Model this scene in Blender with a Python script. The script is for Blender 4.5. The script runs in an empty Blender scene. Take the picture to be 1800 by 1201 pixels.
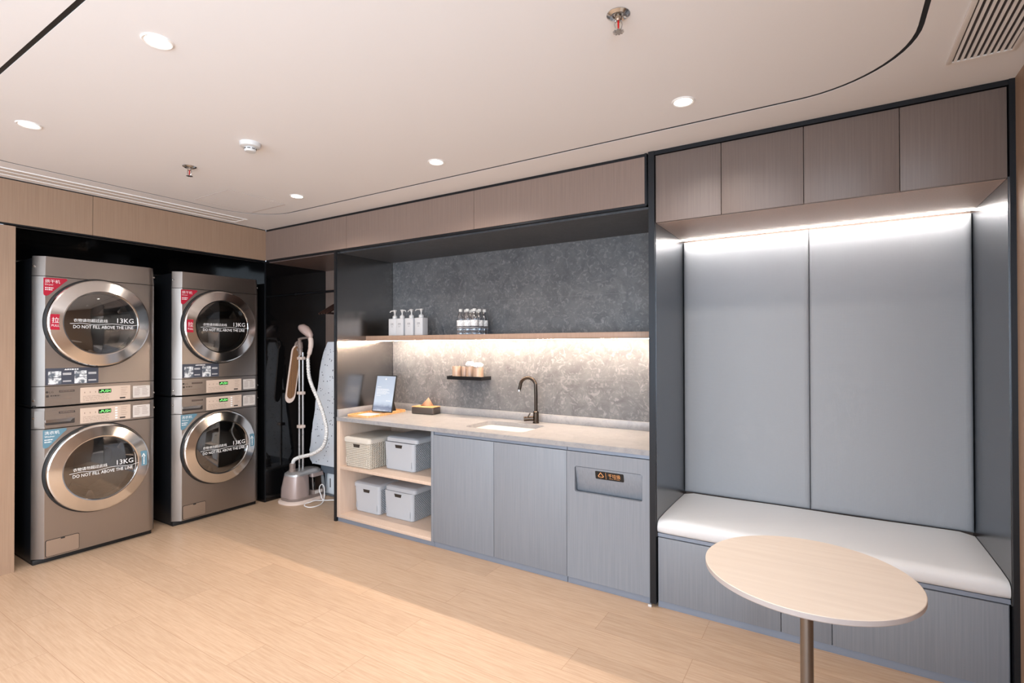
import bpy, bmesh, math, random
from mathutils import Vector, Matrix
random.seed(7)
sc = bpy.context.scene
C = sc.collection
PI = math.pi
# ------------------------------------------------------------------ camera
F_PX, YAW, PITCH, ROLL = 903.07, math.radians(31.898), math.radians(0.413), math.radians(-0.139)
cam_d = bpy.data.cameras.new('camera')
cam = bpy.data.objects.new('camera', cam_d); C.objects.link(cam)
cam_d.sensor_width = 36.0; cam_d.lens = F_PX / 1800 * 36.0; cam_d.clip_start = 0.05
fw = Vector((-math.sin(YAW)*math.cos(PITCH), math.cos(YAW)*math.cos(PITCH), math.sin(PITCH)))
rt = Vector((math.cos(YAW), math.sin(YAW), 0)); up = rt.cross(fw)
rt2 = rt*math.cos(ROLL) + up*math.sin(ROLL); up2 = -rt*math.sin(ROLL) + up*math.cos(ROLL)
M = Matrix((rt2, up2, -fw)).transposed().to_4x4(); M.translation = (4.280, -2.725, 1.39)
cam.matrix_world = M
sc.camera = cam
# ------------------------------------------------------------------ world, exposure
w = bpy.data.worlds.new('world'); sc.world = w; w.use_nodes = True
w.node_tree.nodes['Background'].inputs[0].default_value = (0.75, 0.87, 1.0, 1)
w.node_tree.nodes['Background'].inputs[1].default_value = 1.0
sc.view_settings.view_transform = 'Standard'; sc.view_settings.look = 'None'
sc.view_settings.gamma = 1; sc.view_settings.use_curve_mapping = False
sc.view_settings.exposure = 0.21
sc.cycles.use_denoising = True
sc.cycles.max_bounces = 10; sc.cycles.diffuse_bounces = 5; sc.cycles.glossy_bounces = 5
sc.cycles.transparent_max_bounces = 16; sc.cycles.sample_clamp_indirect = 6.0
sc.cycles.caustics_reflective = False; sc.cycles.caustics_refractive = False
def area(name, loc, rot, sx, sy, power, col):
    l = bpy.data.lights.new(name, 'AREA'); l.shape = 'RECTANGLE'; l.size = sx; l.size_y = sy
    l.energy = power; l.color = col
    o = bpy.data.objects.new(name, l); C.objects.link(o); o.location = loc; o.rotation_euler = rot
    return o
DAY = (0.74, 0.87, 1.0)
# unseen daylight sources added behind two made-up windows of the rear wall
area('window_daylight', (3.35, -5.32, 1.45), (PI/2, 0, 0), 2.3, 1.9, 88, DAY)
area('window_daylight', (0.95, -5.32, 1.45), (PI/2, 0, 0), 1.5, 1.9, 19, DAY)
area('window_daylight', (5.01, -4.05, 1.45), (PI/2, 0, PI/2), 1.9, 1.9, 178, DAY)  # unseen source added on the right to brighten the washers
WARM = (1.0, 0.88, 0.77)
SPOT_W = 42
# ------------------------------------------------------------------ helpers
def lin(c):
    return tuple(((x/255)/12.92 if x/255 <= .04045 else ((x/255+.055)/1.055)**2.4) for x in c)
def newmat(name):
    m = bpy.data.materials.new(name); m.use_nodes = True
    nt = m.node_tree; b = nt.nodes['Principled BSDF']
    return m, nt, b
def mat(name, rgb, rough=.5, metal=0, spec=.5, emit=None, estr=0, trans=0, coat=0, srgb=True):
    m, nt, b = newmat(name)
    c = lin(rgb) if srgb else rgb
    b.inputs['Base Color'].default_value = (*c, 1); b.inputs['Roughness'].default_value = rough
    b.inputs['Metallic'].default_value = metal; b.inputs['Specular IOR Level'].default_value = spec
    b.inputs['Coat Weight'].default_value = coat
    if trans: b.inputs['Transmission Weight'].default_value = trans
    if emit: b.inputs['Emission Color'].default_value = (*emit, 1); b.inputs['Emission Strength'].default_value = estr
    # faint unevenness of the finish, so every surface is procedural
    tc = nt.nodes.new('ShaderNodeTexCoord'); n = nt.nodes.new('ShaderNodeTexNoise'); n.inputs['Scale'].default_value = 9
    nt.links.new(tc.outputs['Object'], n.inputs['Vector'])
    mr = nt.nodes.new('ShaderNodeMapRange'); mr.inputs['To Min'].default_value = max(0, rough-.025); mr.inputs['To Max'].default_value = min(1, rough+.025)
    nt.links.new(n.outputs['Fac'], mr.inputs['Value']); nt.links.new(mr.outputs[0], b.inputs['Roughness'])
    return m
def noise_mat(name, c1, c2, scale, stretch=(1,1,1), rough=.5, metal=0, bump=0, detail=6, spec=.5, lo=.35, hi=.65, dist=0, nrough=.6):
    m, nt, b = newmat(name)
    tc = nt.nodes.new('ShaderNodeTexCoord'); mp = nt.nodes.new('ShaderNodeMapping'); mp.inputs['Scale'].default_value = stretch
    n = nt.nodes.new('ShaderNodeTexNoise'); n.inputs['Scale'].default_value = scale; n.inputs['Detail'].default_value = detail
    n.inputs['Roughness'].default_value = nrough; n.inputs['Distortion'].default_value = dist
    r = nt.nodes.new('ShaderNodeValToRGB'); r.color_ramp.elements[0].position = lo; r.color_ramp.elements[1].position = hi
    r.color_ramp.elements[0].color = (*lin(c1), 1); r.color_ramp.elements[1].color = (*lin(c2), 1)
    L = nt.links.new
    L(tc.outputs['Object'], mp.inputs[0]); L(mp.outputs[0], n.inputs['Vector']); L(n.outputs['Fac'], r.inputs[0]); L(r.outputs[0], b.inputs['Base Color'])
    b.inputs['Roughness'].default_value = rough; b.inputs['Metallic'].default_value = metal; b.inputs['Specular IOR Level'].default_value = spec
    if bump:
        bp = nt.nodes.new('ShaderNodeBump'); bp.inputs['Strength'].default_value = bump; bp.inputs['Distance'].default_value = .002
        L(n.outputs['Fac'], bp.inputs['Height']); L(bp.outputs[0], b.inputs['Normal'])
    return m
class MB:
    def __init__(s): s.bm = bmesh.new()
    def _bev(s, vs, bevel, seg):
        es = list({e for v in vs for e in v.link_edges})
        bmesh.ops.bevel(s.bm, geom=es, offset=bevel, segments=seg, affect='EDGES', profile=.5)
    def box(s, x0, x1, y0, y1, z0, z1, bevel=0, seg=2, mx=None):
        r = bmesh.ops.create_cube(s.bm, size=1); vs = r['verts']
        for v in vs: v.co = Vector((x0+(v.co.x+.5)*(x1-x0), y0+(v.co.y+.5)*(y1-y0), z0+(v.co.z+.5)*(z1-z0)))
        if mx is not None: bmesh.ops.transform(s.bm, matrix=mx, verts=vs)
        if bevel: s._bev(vs, bevel, seg)
        return s
    def hexa(s, p, bevel=0, seg=2):     # eight corners: 4 bottom, 4 top
        vs = [s.bm.verts.new(q) for q in p]
        for f in ((3,2,1,0),(4,5,6,7),(0,1,5,4),(1,2,6,5),(2,3,7,6),(3,0,4,7)): s.bm.faces.new([vs[i] for i in f])
        if bevel: s._bev(vs, bevel, seg)
        return s
    def lathe(s, prof, seg=48, o=(0,0,0), axis='z', a0=0, a1=2*PI, mx=None):
        full = abs(a1-a0-2*PI) < 1e-6; n = seg if full else seg+1; rings = []
        for r, h in prof:
            ring = []
            if r < 1e-6: v = s.bm.verts.new(s._ax(0, 0, h, o, axis)); ring = [v]*n
            else:
                for i in range(n):
                    a = a0+(a1-a0)*i/seg; ring.append(s.bm.verts.new(s._ax(r*math.cos(a), r*math.sin(a), h, o, axis)))
            rings.append(ring)
        new = {v for r in rings for v in r}
        for A, B in zip(rings, rings[1:]):
            for i in range(seg):
                j = (i+1) % n; q = [A[i], A[j], B[j], B[i]]; u = []
                for v in q:
                    if v not in u: u.append(v)
                if len(u) > 2:
                    try: s.bm.faces.new(u)
                    except ValueError: pass
        if mx is not None: bmesh.ops.transform(s.bm, matrix=mx, verts=list(new))
        return s
    def _ax(s, a, b, h, o, axis):
        if axis == 'z': p = (a, b, h)
        elif axis == 'x': p = (h, a, b)
        else: p = (a, -h, b)
        return Vector(p)+Vector(o)
    def tube(s, pts, r, seg=12, closed=False, caps=True):
        pts = [Vector(p) for p in pts]; n = len(pts); rs = r if isinstance(r, (list, tuple)) else [r]*n
        rings = []; prev = None
        for i, p in enumerate(pts):
            if closed: t = (pts[(i+1) % n]-pts[i-1]).normalized()
            else: t = (pts[min(i+1, n-1)]-pts[max(i-1, 0)]).normalized()
            if prev is None:
                a = Vector((0,0,1)) if abs(t.z) < .9 else Vector((1,0,0)); u = t.cross(a).normalized()
            else: u = (prev-t*prev.dot(t)).normalized()
            prev = u; v = t.cross(u)
            rings.append([s.bm.verts.new(p+(u*math.cos(2*PI*k/seg)+v*math.sin(2*PI*k/seg))*rs[i]) for k in range(seg)])
        for i in range(n if closed else n-1):
            A, B = rings[i], rings[(i+1) % n]
            for k in range(seg): s.bm.faces.new((A[k], A[(k+1) % seg], B[(k+1) % seg], B[k]))
        if caps and not closed: s.bm.faces.new(rings[0][::-1]); s.bm.faces.new(rings[-1])
        return s
    def prism(s, poly, P, d0, d1, holes=(), bevel=0, seg=2):  # poly in plane (a,b), P(a,b,d)->point ; extruded d0..d1
        if not holes:
            A = [s.bm.verts.new(P(a, b, d0)) for a, b in poly]; B = [s.bm.verts.new(P(a, b, d1)) for a, b in poly]
            s.bm.faces.new(A[::-1]); s.bm.faces.new(B)
            for i in range(len(A)): j = (i+1) % len(A); s.bm.faces.new((A[i], A[j], B[j], B[i]))
            if bevel: s._bev_edges([e for f in (A, B) for i in range(len(f)) for e in [s.bm.edges.get((f[i], f[(i+1) % len(f)]))] if e], bevel, seg)
        else:
            for d in (d0, d1):
                es = []
                for lp in (poly, *holes):
                    V = [s.bm.verts.new(P(a, b, d)) for a, b in lp]
                    es += [s.bm.edges.new((V[i], V[(i+1) % len(V)])) for i in range(len(V))]
                bmesh.ops.triangle_fill(s.bm, use_beauty=True, edges=es)
            for lp in (poly, *holes):
                n = len(lp)
                A = [s.bm.verts.new(P(a, b, d0)) for a, b in lp]; B = [s.bm.verts.new(P(a, b, d1)) for a, b in lp]
                for i in range(n): j = (i+1) % n; s.bm.faces.new((A[i], A[j], B[j], B[i]))
            bmesh.ops.remove_doubles(s.bm, verts=s.bm.verts, dist=1e-5)
        return s
    def _bev_edges(s, es, bevel, seg): bmesh.ops.bevel(s.bm, geom=es, offset=bevel, segments=seg, affect='EDGES', profile=.5)
    def text(s, t, P, a, b, w_, h_, d=.0008, keep=False):   # fitted into the box a..a+w, b..b+h of the plane P
        cu = bpy.data.curves.new('t', 'FONT'); cu.body = t; cu.resolution_u = 2
        o = bpy.data.objects.new('t', cu); C.objects.link(o)
        bpy.context.view_layer.update(); dg = bpy.context.evaluated_depsgraph_get()
        me = bpy.data.meshes.new_from_object(o.evaluated_get(dg), depsgraph=dg)
        bpy.data.objects.remove(o); bpy.data.curves.remove(cu)
        if not me.vertices: return s
        xs = [v.co.x for v in me.vertices]; ys = [v.co.y for v in me.vertices]
        x0, x1, y0, y1 = min(xs), max(xs), min(ys), max(ys)
        sx = w_/(x1-x0); sy = h_/(y1-y0)
        if keep: sx = sy = min(sx, sy)
        vs = [s.bm.verts.new(P(a+(v.co.x-x0)*sx, b+(v.co.y-y0)*sy, d)) for v in me.vertices]
        for p in me.polygons:
            try: s.bm.faces.new([vs[i] for i in p.vertices])
            except ValueError: pass
        bpy.data.meshes.remove(me)
        return s
    def bars(s, P, a, b, w_, h_, d=.0008):      # print too small to read: a row of short marks
        x = a; k = 0
        while x < a+w_-1e-6:
            l = h_*(.9, .6, 1.3, .8)[k % 4]; s.quad(P, x, min(x+l, a+w_), b+h_*.1, b+h_*.9, d); x += l+h_*.35; k += 1
        return s
    def quad(s, P, a0, a1, b0, b1, d): s.bm.faces.new([s.bm.verts.new(P(a, b, d)) for a, b in ((a0,b0),(a1,b0),(a1,b1),(a0,b1))]); return s
    def build(s, name, m, parent=None, off=None, smooth=30, flip=True):
        bm = s.bm
        if flip: bmesh.ops.recalc_face_normals(bm, faces=bm.faces)
        if off is not None: bmesh.ops.translate(bm, vec=-Vector(off), verts=bm.verts)
        me = bpy.data.meshes.new(name); bm.to_mesh(me); bm.free()
        for mm in (m if isinstance(m, (list, tuple)) else [m]): me.materials.append(mm)
        if smooth:
            me.polygons.foreach_set('use_smooth', [True]*len(me.polygons)); me.set_sharp_from_angle(angle=math.radians(smooth))
        o = bpy.data.objects.new(name, me); C.objects.link(o)
        if parent is not None: o.parent = parent
        return o
def tag(o, label=None, cat=None, group=None, kind=None):
    if label: o['label'] = label
    if cat: o['category'] = cat
    if group: o['group'] = group
    if kind: o['kind'] = kind
    return o
def thing(name, label, cat, loc=(0,0,0), rz=0, group=None):
    o = bpy.data.objects.new(name, None); C.objects.link(o); o.location = loc; o.rotation_euler = (0, 0, rz); o.empty_display_size = .05
    return tag(o, label, cat, group)
def struct(name, mb, m, label=None, smooth=30):
    o = mb.build(name, m, smooth=smooth); o['kind'] = 'structure'
    if label: o['label'] = label
    return o
def dup(root, loc, label, group=None, rz=None):
    def cp(o, par):
        c = o.copy(); C.objects.link(c)
        if par is not None: c.parent = par
        for k in list(o.children): cp(k, c)
        return c
    r = cp(root, None); r.location = loc; r['label'] = label
    if group: r['group'] = group
    if rz is not None: r.rotation_euler = (0, 0, rz)
    return r
def rrect(x0, x1, y0, y1, r, n=6):
    pts = []
    for cx, cy, a in ((x1-r, y1-r, 0), (x0+r, y1-r, PI/2), (x0+r, y0+r, PI), (x1-r, y0+r, 1.5*PI)):
        for i in range(n+1): t = a+PI/2*i/n; pts.append((cx+r*math.cos(t), cy+r*math.sin(t)))
    return pts
def circ(cx, cy, r, n=64): return [(cx+r*math.cos(2*PI*i/n), cy+r*math.sin(2*PI*i/n)) for i in range(n)]
def catmull(pts, n=8):
    pts = [Vector(p) for p in pts]; P = [pts[0]]+pts+[pts[-1]]; out = []
    for i in range(1, len(P)-2):
        a, b, c, d = P[i-1:i+3]
        for k in range(n):
            t = k/n; out.append(.5*((2*b)+(-a+c)*t+(2*a-5*b+4*c-d)*t*t+(-a+3*b-3*c+d)*t**3))
    out.append(pts[-1]); return out
PY = lambda y0: (lambda a, b, d: Vector((a, y0-d, b)))      # a face looking towards -y
PX = lambda x0: (lambda a, b, d: Vector((x0+d, a, b)))      # a face looking towards +x
PZ = lambda z0: (lambda a, b, d: Vector((a, b, z0+d)))
# ------------------------------------------------------------------ materials
def laminate(name, c1, c2, rough=.45):
    m, nt, b = newmat(name); L = nt.links.new
    tc = nt.nodes.new('ShaderNodeTexCoord')
    mp = nt.nodes.new('ShaderNodeMapping'); mp.inputs['Scale'].default_value = (1, 1, .02)
    n = nt.nodes.new('ShaderNodeTexNoise'); n.inputs['Scale'].default_value = 160; n.inputs['Detail'].default_value = 4
    mp2 = nt.nodes.new('ShaderNodeMapping'); mp2.inputs['Scale'].default_value = (1, 1, .15)
    n2 = nt.nodes.new('ShaderNodeTexNoise'); n2.inputs['Scale'].default_value = 14; n2.inputs['Detail'].default_value = 3
    mx = nt.nodes.new('ShaderNodeMath'); mx.operation = 'MULTIPLY_ADD'; mx.inputs[1].default_value = .12
    r = nt.nodes.new('ShaderNodeValToRGB'); r.color_ramp.elements[0].position = .25; r.color_ramp.elements[1].position = .90
    r.color_ramp.elements[0].color = (*lin(c1), 1); r.color_ramp.elements[1].color = (*lin(c2), 1)
    L(tc.outputs['Object'], mp.inputs[0]); L(mp.outputs[0], n.inputs['Vector']); L(tc.outputs['Object'], mp2.inputs[0]); L(mp2.outputs[0], n2.inputs['Vector'])
    L(n2.outputs['Fac'], mx.inputs[0]); L(n.outputs['Fac'], mx.inputs[2]); L(mx.outputs[0], r.inputs[0]); L(r.outputs[0], b.inputs['Base Color'])
    bp = nt.nodes.new('ShaderNodeBump'); bp.inputs['Strength'].default_value = .25; bp.inputs['Distance'].default_value = .0006
    L(n.outputs['Fac'], bp.inputs['Height']); L(bp.outputs[0], b.inputs['Normal'])
    b.inputs['Roughness'].default_value = rough
    return m
def floor_mat():
    m, nt, b = newmat('oak_plank_floor'); L = nt.links.new
    tc = nt.nodes.new('ShaderNodeTexCoord')
    br = nt.nodes.new('ShaderNodeTexBrick'); br.inputs['Scale'].default_value = 1; br.inputs['Brick Width'].default_value = 1.25; br.inputs['Row Height'].default_value = .185
    br.inputs['Mortar Size'].default_value = .0009; br.inputs['Mortar Smooth'].default_value = .3; br.offset = .37; br.offset_frequency = 2
    br.inputs['Color1'].default_value = (0,0,0,1); br.inputs['Color2'].default_value = (1,1,1,1); br.inputs['Mortar'].default_value = (.5,.5,.5,1)
    L(tc.outputs['Object'], br.inputs['Vector'])
    mp = nt.nodes.new('ShaderNodeMapping'); mp.inputs['Scale'].default_value = (1.3, 22, 1)
    ad = nt.nodes.new('ShaderNodeVectorMath'); ad.operation = 'ADD'
    sc3 = nt.nodes.new('ShaderNodeVectorMath'); sc3.operation = 'SCALE'; sc3.inputs['Scale'].default_value = 7
    L(br.outputs['Color'], sc3.inputs[0]); L(tc.outputs['Object'], mp.inputs[0]); L(mp.outputs[0], ad.inputs[0]); L(sc3.outputs[0], ad.inputs[1])
    n = nt.nodes.new('ShaderNodeTexNoise'); n.inputs['Scale'].default_value = 5; n.inputs['Detail'].default_value = 8; n.inputs['Roughness'].default_value = .62; n.inputs['Distortion'].default_value = .35
    L(ad.outputs[0], n.inputs['Vector'])
    r = nt.nodes.new('ShaderNodeValToRGB'); r.color_ramp.elements[0].position = .3; r.color_ramp.elements[1].position = .7
    r.color_ramp.elements[0].color = (*lin((178, 149, 123)), 1); r.color_ramp.elements[1].color = (*lin((198, 172, 148)), 1)
    L(n.outputs['Fac'], r.inputs[0])
    hs = nt.nodes.new('ShaderNodeMix'); hs.data_type = 'RGBA'; hs.blend_type = 'MULTIPLY'; hs.inputs[0].default_value = .10
    L(r.outputs[0], hs.inputs[6]); L(br.outputs['Color'], hs.inputs[7])
    mo = nt.nodes.new('ShaderNodeMix'); mo.data_type = 'RGBA'; mo.inputs[7].default_value = (*lin((150, 118, 92)), 1)
    L(br.outputs['Fac'], mo.inputs[0]); L(hs.outputs[2], mo.inputs[6]); L(mo.outputs[2], b.inputs['Base Color'])
    b.inputs['Roughness'].default_value = .42; b.inputs['Specular IOR Level'].default_value = .4
    bp = nt.nodes.new('ShaderNodeBump'); bp.inputs['Strength'].default_value = .15; bp.inputs['Distance'].default_value = .001
    L(n.outputs['Fac'], bp.inputs['Height']); L(bp.outputs[0], b.inputs['Normal'])
    return m
def stone(name, c1, c2, c3, scale=7, rough=.4):
    m, nt, b = newmat(name); L = nt.links.new
    tc = nt.nodes.new('ShaderNodeTexCoord')
    n = nt.nodes.new('ShaderNodeTexNoise'); n.inputs['Scale'].default_value = scale; n.inputs['Detail'].default_value = 9; n.inputs['Roughness'].default_value = .7; n.inputs['Distortion'].default_value = 1.6
    r = nt.nodes.new('ShaderNodeValToRGB'); r.color_ramp.elements[0].position = .3; r.color_ramp.elements[1].position = .72
    r.color_ramp.elements[0].color = (*lin(c1), 1); r.color_ramp.elements[1].color = (*lin(c2), 1)
    n2 = nt.nodes.new('ShaderNodeTexNoise'); n2.inputs['Scale'].default_value = scale*4.6; n2.inputs['Detail'].default_value = 5; n2.inputs['Distortion'].default_value = 1.7
    r2 = nt.nodes.new('ShaderNodeValToRGB'); r2.color_ramp.elements[0].position = .52; r2.color_ramp.elements[1].position = .74
    mx = nt.nodes.new('ShaderNodeMix'); mx.data_type = 'RGBA'; mx.inputs[7].default_value = (*lin(c3), 1)
    mu = nt.nodes.new('ShaderNodeMath'); mu.operation = 'MULTIPLY'; mu.inputs[1].default_value = .42
    for q in (n, n2): L(tc.outputs['Object'], q.inputs['Vector'])
    L(n.outputs['Fac'], r.inputs[0]); L(n2.outputs['Fac'], r2.inputs[0]); L(r2.outputs[0], mu.inputs[0]); L(mu.outputs[0], mx.inputs[0]); L(r.outputs[0], mx.inputs[6]); L(mx.outputs[2], b.inputs['Base Color'])
    b.inputs['Roughness'].default_value = rough
    bp = nt.nodes.new('ShaderNodeBump'); bp.inputs['Strength'].default_value = .2; bp.inputs['Distance'].default_value = .001
    L(n2.outputs['Fac'], bp.inputs['Height']); L(bp.outputs[0], b.inputs['Normal'])
    return m
def weave(name, rgb, k, depth=.0015, rough=.5, diag=False, strength=.6, dark=None):
    m, nt, b = newmat(name); L = nt.links.new
    tc = nt.nodes.new('ShaderNodeTexCoord'); mp = nt.nodes.new('ShaderNodeMapping')
    if diag: mp.inputs['Rotation'].default_value = (0, PI/4, 0)
    sp = nt.nodes.new('ShaderNodeSeparateXYZ'); L(tc.outputs['Object'], mp.inputs[0]); L(mp.outputs[0], sp.inputs[0])
    a = nt.nodes.new('ShaderNodeMath'); a.operation = 'ADD'; L(sp.outputs[0], a.inputs[0]); L(sp.outputs[1], a.inputs[1])
    def sn(out):
        q = nt.nodes.new('ShaderNodeMath'); q.operation = 'MULTIPLY'; q.inputs[1].default_value = k; L(out, q.inputs[0])
        t = nt.nodes.new('ShaderNodeMath'); t.operation = 'SINE'; L(q.outputs[0], t.inputs[0]); return t
    s1, s2 = sn(a.outputs[0]), sn(sp.outputs[2])
    p = nt.nodes.new('ShaderNodeMath'); p.operation = 'MULTIPLY'; L(s1.outputs[0], p.inputs[0]); L(s2.outputs[0], p.inputs[1])
    bp = nt.nodes.new('ShaderNodeBump'); bp.inputs['Strength'].default_value = strength; bp.inputs['Distance'].default_value = depth
    L(p.outputs[0], bp.inputs['Height']); L(bp.outputs[0], b.inputs['Normal'])
    b.inputs['Base Color'].default_value = (*lin(rgb), 1); b.inputs['Roughness'].default_value = rough
    if dark:
        mr = nt.nodes.new('ShaderNodeMapRange'); mr.inputs['From Min'].default_value = -.6; mr.inputs['From Max'].default_value = .5; L(p.outputs[0], mr.inputs[0])
        mx = nt.nodes.new('ShaderNodeMix'); mx.data_type = 'RGBA'; mx.inputs[6].default_value = (*lin(dark), 1); mx.inputs[7].default_value = (*lin(rgb), 1)
        L(mr.outputs[0], mx.inputs[0]); L(mx.outputs[2], b.inputs['Base Color'])
    return m
def brushed(name, rgb, rough=.3, stretch=(1,1,60), scale=8, metal=1.0, aniso=.0):
    m, nt, b = newmat(name); L = nt.links.new
    tc = nt.nodes.new('ShaderNodeTexCoord'); mp = nt.nodes.new('ShaderNodeMapping'); mp.inputs['Scale'].default_value = stretch
    n = nt.nodes.new('ShaderNodeTexNoise'); n.inputs['Scale'].default_value = scale; n.inputs['Detail'].default_value = 4
    mr = nt.nodes.new('ShaderNodeMapRange'); mr.inputs['To Min'].default_value = rough*.8; mr.inputs['To Max'].default_value = rough*1.25
    L(tc.outputs['Object'], mp.inputs[0]); L(mp.outputs[0], n.inputs['Vector']); L(n.outputs['Fac'], mr.inputs[0]); L(mr.outputs[0], b.inputs['Roughness'])
    b.inputs['Base Color'].default_value = (*lin(rgb), 1); b.inputs['Metallic'].default_value = metal
    return m
def glassy(name, tint=(.9,.92,.95), refl=.25, rough=.02, blend=.35):
    m = bpy.data.materials.new(name); m.use_nodes = True; nt = m.node_tree; nt.nodes.clear(); L = nt.links.new
    o = nt.nodes.new('ShaderNodeOutputMaterial'); mx = nt.nodes.new('ShaderNodeMixShader'); tr = nt.nodes.new('ShaderNodeBsdfTransparent'); gl = nt.nodes.new('ShaderNodeBsdfGlossy')
    tr.inputs[0].default_value = (*tint, 1); gl.inputs['Roughness'].default_value = rough
    lw = nt.nodes.new('ShaderNodeLayerWeight'); lw.inputs[0].default_value = blend
    mr = nt.nodes.new('ShaderNodeMapRange'); mr.inputs['To Min'].default_value = refl; mr.inputs['To Max'].default_value = 1
    L(lw.outputs['Facing'], mr.inputs[0]); L(mr.outputs[0], mx.inputs[0]); L(tr.outputs[0], mx.inputs[1]); L(gl.outputs[0], mx.inputs[2]); L(mx.outputs[0], o.inputs[0])
    return m
def emis(name, col, s):
    m, nt, b = newmat(name); b.inputs['Base Color'].default_value = (*col, 1)
    b.inputs['Emission Color'].default_value = (*col, 1); b.inputs['Emission Strength'].default_value = s; return m
M_CEIL = mat('ceiling_paint', (232, 231, 232), .9, spec=.2)
M_FLOOR = floor_mat()
M_WOOD = laminate('warm_laminate', (146, 119, 99), (164, 138, 116))
M_SOFF = laminate('soffit_laminate', (124, 106, 97), (141, 122, 112))  # left soffit's laminate, darkened so its colour carries the weaker light
M_UPPER = laminate('cabinet_laminate_brown', (108, 95, 89), (123, 109, 103))  # same laminate as the lower cabinets, weaker light put into its colour
M_LOWER = laminate('cabinet_laminate_grey', (122, 128, 137), (138, 143, 151))  # same laminate as the uppers, cool daylight put into its colour
M_INNER = laminate('carcass_laminate', (200, 176, 158), (214, 192, 174), .5)
M_BLACK = mat('black_steel', (30, 30, 32), .35, .6)
M_FRAME = mat('charcoal_metal_trim', (44, 46, 50), .38, .7)
M_BGLASS = mat('black_glass', (12, 12, 13), .06, 0, .55)
M_MIRROR = brushed('smoked_steel', (152, 147, 144), .2)
M_BENCHSIDE = brushed('brushed_dark_steel', (118, 120, 124), .24, (1, 1, 30), 30)
M_TILE = stone('grey_fossil_tile', (80, 82, 86), (112, 113, 115), (166, 166, 167), 5.5)
M_GROUT = mat('grout', (122, 123, 125), .8)
M_COUNTER = stone('quartz_counter', (140, 140, 143), (162, 160, 160), (112, 115, 122), 5, .3)
M_KICK = mat('grey_kick_metal', (140, 151, 168), .4, .4)
M_LEATHER = weave('grey_leather_quilt', (158, 162, 168), 700, .0004, .5, True, .35)
M_SEAT = weave('grey_leather_seat', (220, 222, 225), 900, .0003, .42, False, .2)
M_TABLE = noise_mat('pale_wood_top', (204, 190, 177), (210, 197, 184), 6, (.6, 9, 1), .4)
M_TEDGE = mat('tabletop_edge', (168, 160, 158), .5)
M_POLE = brushed('brushed_pole_steel', (130, 126, 124), .3)
M_PLASTIC = mat('white_plastic', (212, 212, 212), .4)
M_WPLASTIC = mat('warm_white_plastic', (238, 236, 234), .45)
M_BINW = weave('woven_grey_plastic', (186, 190, 196), 330, .004, .45, False, .8, (140, 146, 154))
M_BINB = weave('woven_beige_plastic', (212, 206, 194), 330, .004, .5, True, .8, (172, 164, 150))
M_BIN = mat('smooth_grey_plastic', (184, 188, 194), .42)
M_HOLE = mat('dark_opening', (50, 42, 36), .9)
M_LED = emis('led_strip_warm', (1.0, .79, .61), 255)
M_LEDC = emis('led_strip_neutral', (1.0, .93, .86), 46)
M_LENS = emis('downlight_lens', (1.0, .93, .84), 9)
M_CHROME = mat('chrome', (200, 200, 200), .12, 1)
M_STEELW = brushed('washer_steel', (168, 160, 154), .38, (1, 40, 1), 12)
M_RING = brushed('door_ring_steel', (228, 226, 224), .14, (1, 1, 1), 20)
M_RUBBER = mat('black_rubber', (16, 16, 17), .55)
M_SIDE = mat('dark_casing', (24, 25, 28), .35)
M_DOORG = glassy('door_glass', (.62, .60, .58), .20, .03, .3)
M_DRUM = brushed('drum_steel', (150, 145, 140), .35, (1,1,1), 30)
M_WHITE = mat('white_print', (240, 240, 240), .6)
M_CREAM = mat('cream_panel', (204, 184, 168), .45)
M_INK = mat('dark_ink', (52, 46, 44), .6)
M_INKG = mat('grey_ink', (140, 120, 108), .6)
M_RED = mat('red_label', (178, 24, 52), .45)
M_BLUE = mat('blue_label', (92, 132, 150), .5)
M_NAVY = mat('slate_label', (62, 66, 78), .5)
M_PHOTO = noise_mat('label_picture', (90, 98, 108), (225, 228, 230), 38, (1,1,1), .5, lo=.42, hi=.58)
M_GREEN = emis('green_digits', (.22, .9, .22), 1.1)
M_DISP = mat('display_black', (14, 26, 14), .25)
M_LGREY = mat('pale_grey_label', (205, 198, 192), .5)
# ------------------------------------------------------------------ room shell
H = 2.423; S = 2.14; DZ = .61; RX = 4.889; YB = -5.2
struct('floor', MB().box(-.9, RX+.1, YB-.1, .75, -.05, 0), M_FLOOR)
# ceiling: a rounded rectangular panel set off by a black shadow gap
ip = rrect(.372, 4.524, -2.10, -.262, .36, 14)
op = rrect(.356, 4.540, -2.116, -.246, .376, 14)
mb = MB(); mb.prism([(-.9, YB-.1), (RX+.1, YB-.1), (RX+.1, .75), (-.9, .75)], PZ(H), 0, .03, [op]); struct('ceiling', mb, M_CEIL)
mb = MB(); mb.prism(ip, PZ(H), .0, .03); struct('ceiling', mb, M_CEIL)
mb = MB(); mb.prism(op, PZ(H), .0012, .0305, [ip]); struct('trim_17', mb, M_RUBBER)  # black strip fills the gap, standing in for its shade
struct('trim_1', MB().box(-.9, RX+.1, YB-.1, .75, H+.031, H+.05), M_RUBBER)
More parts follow.
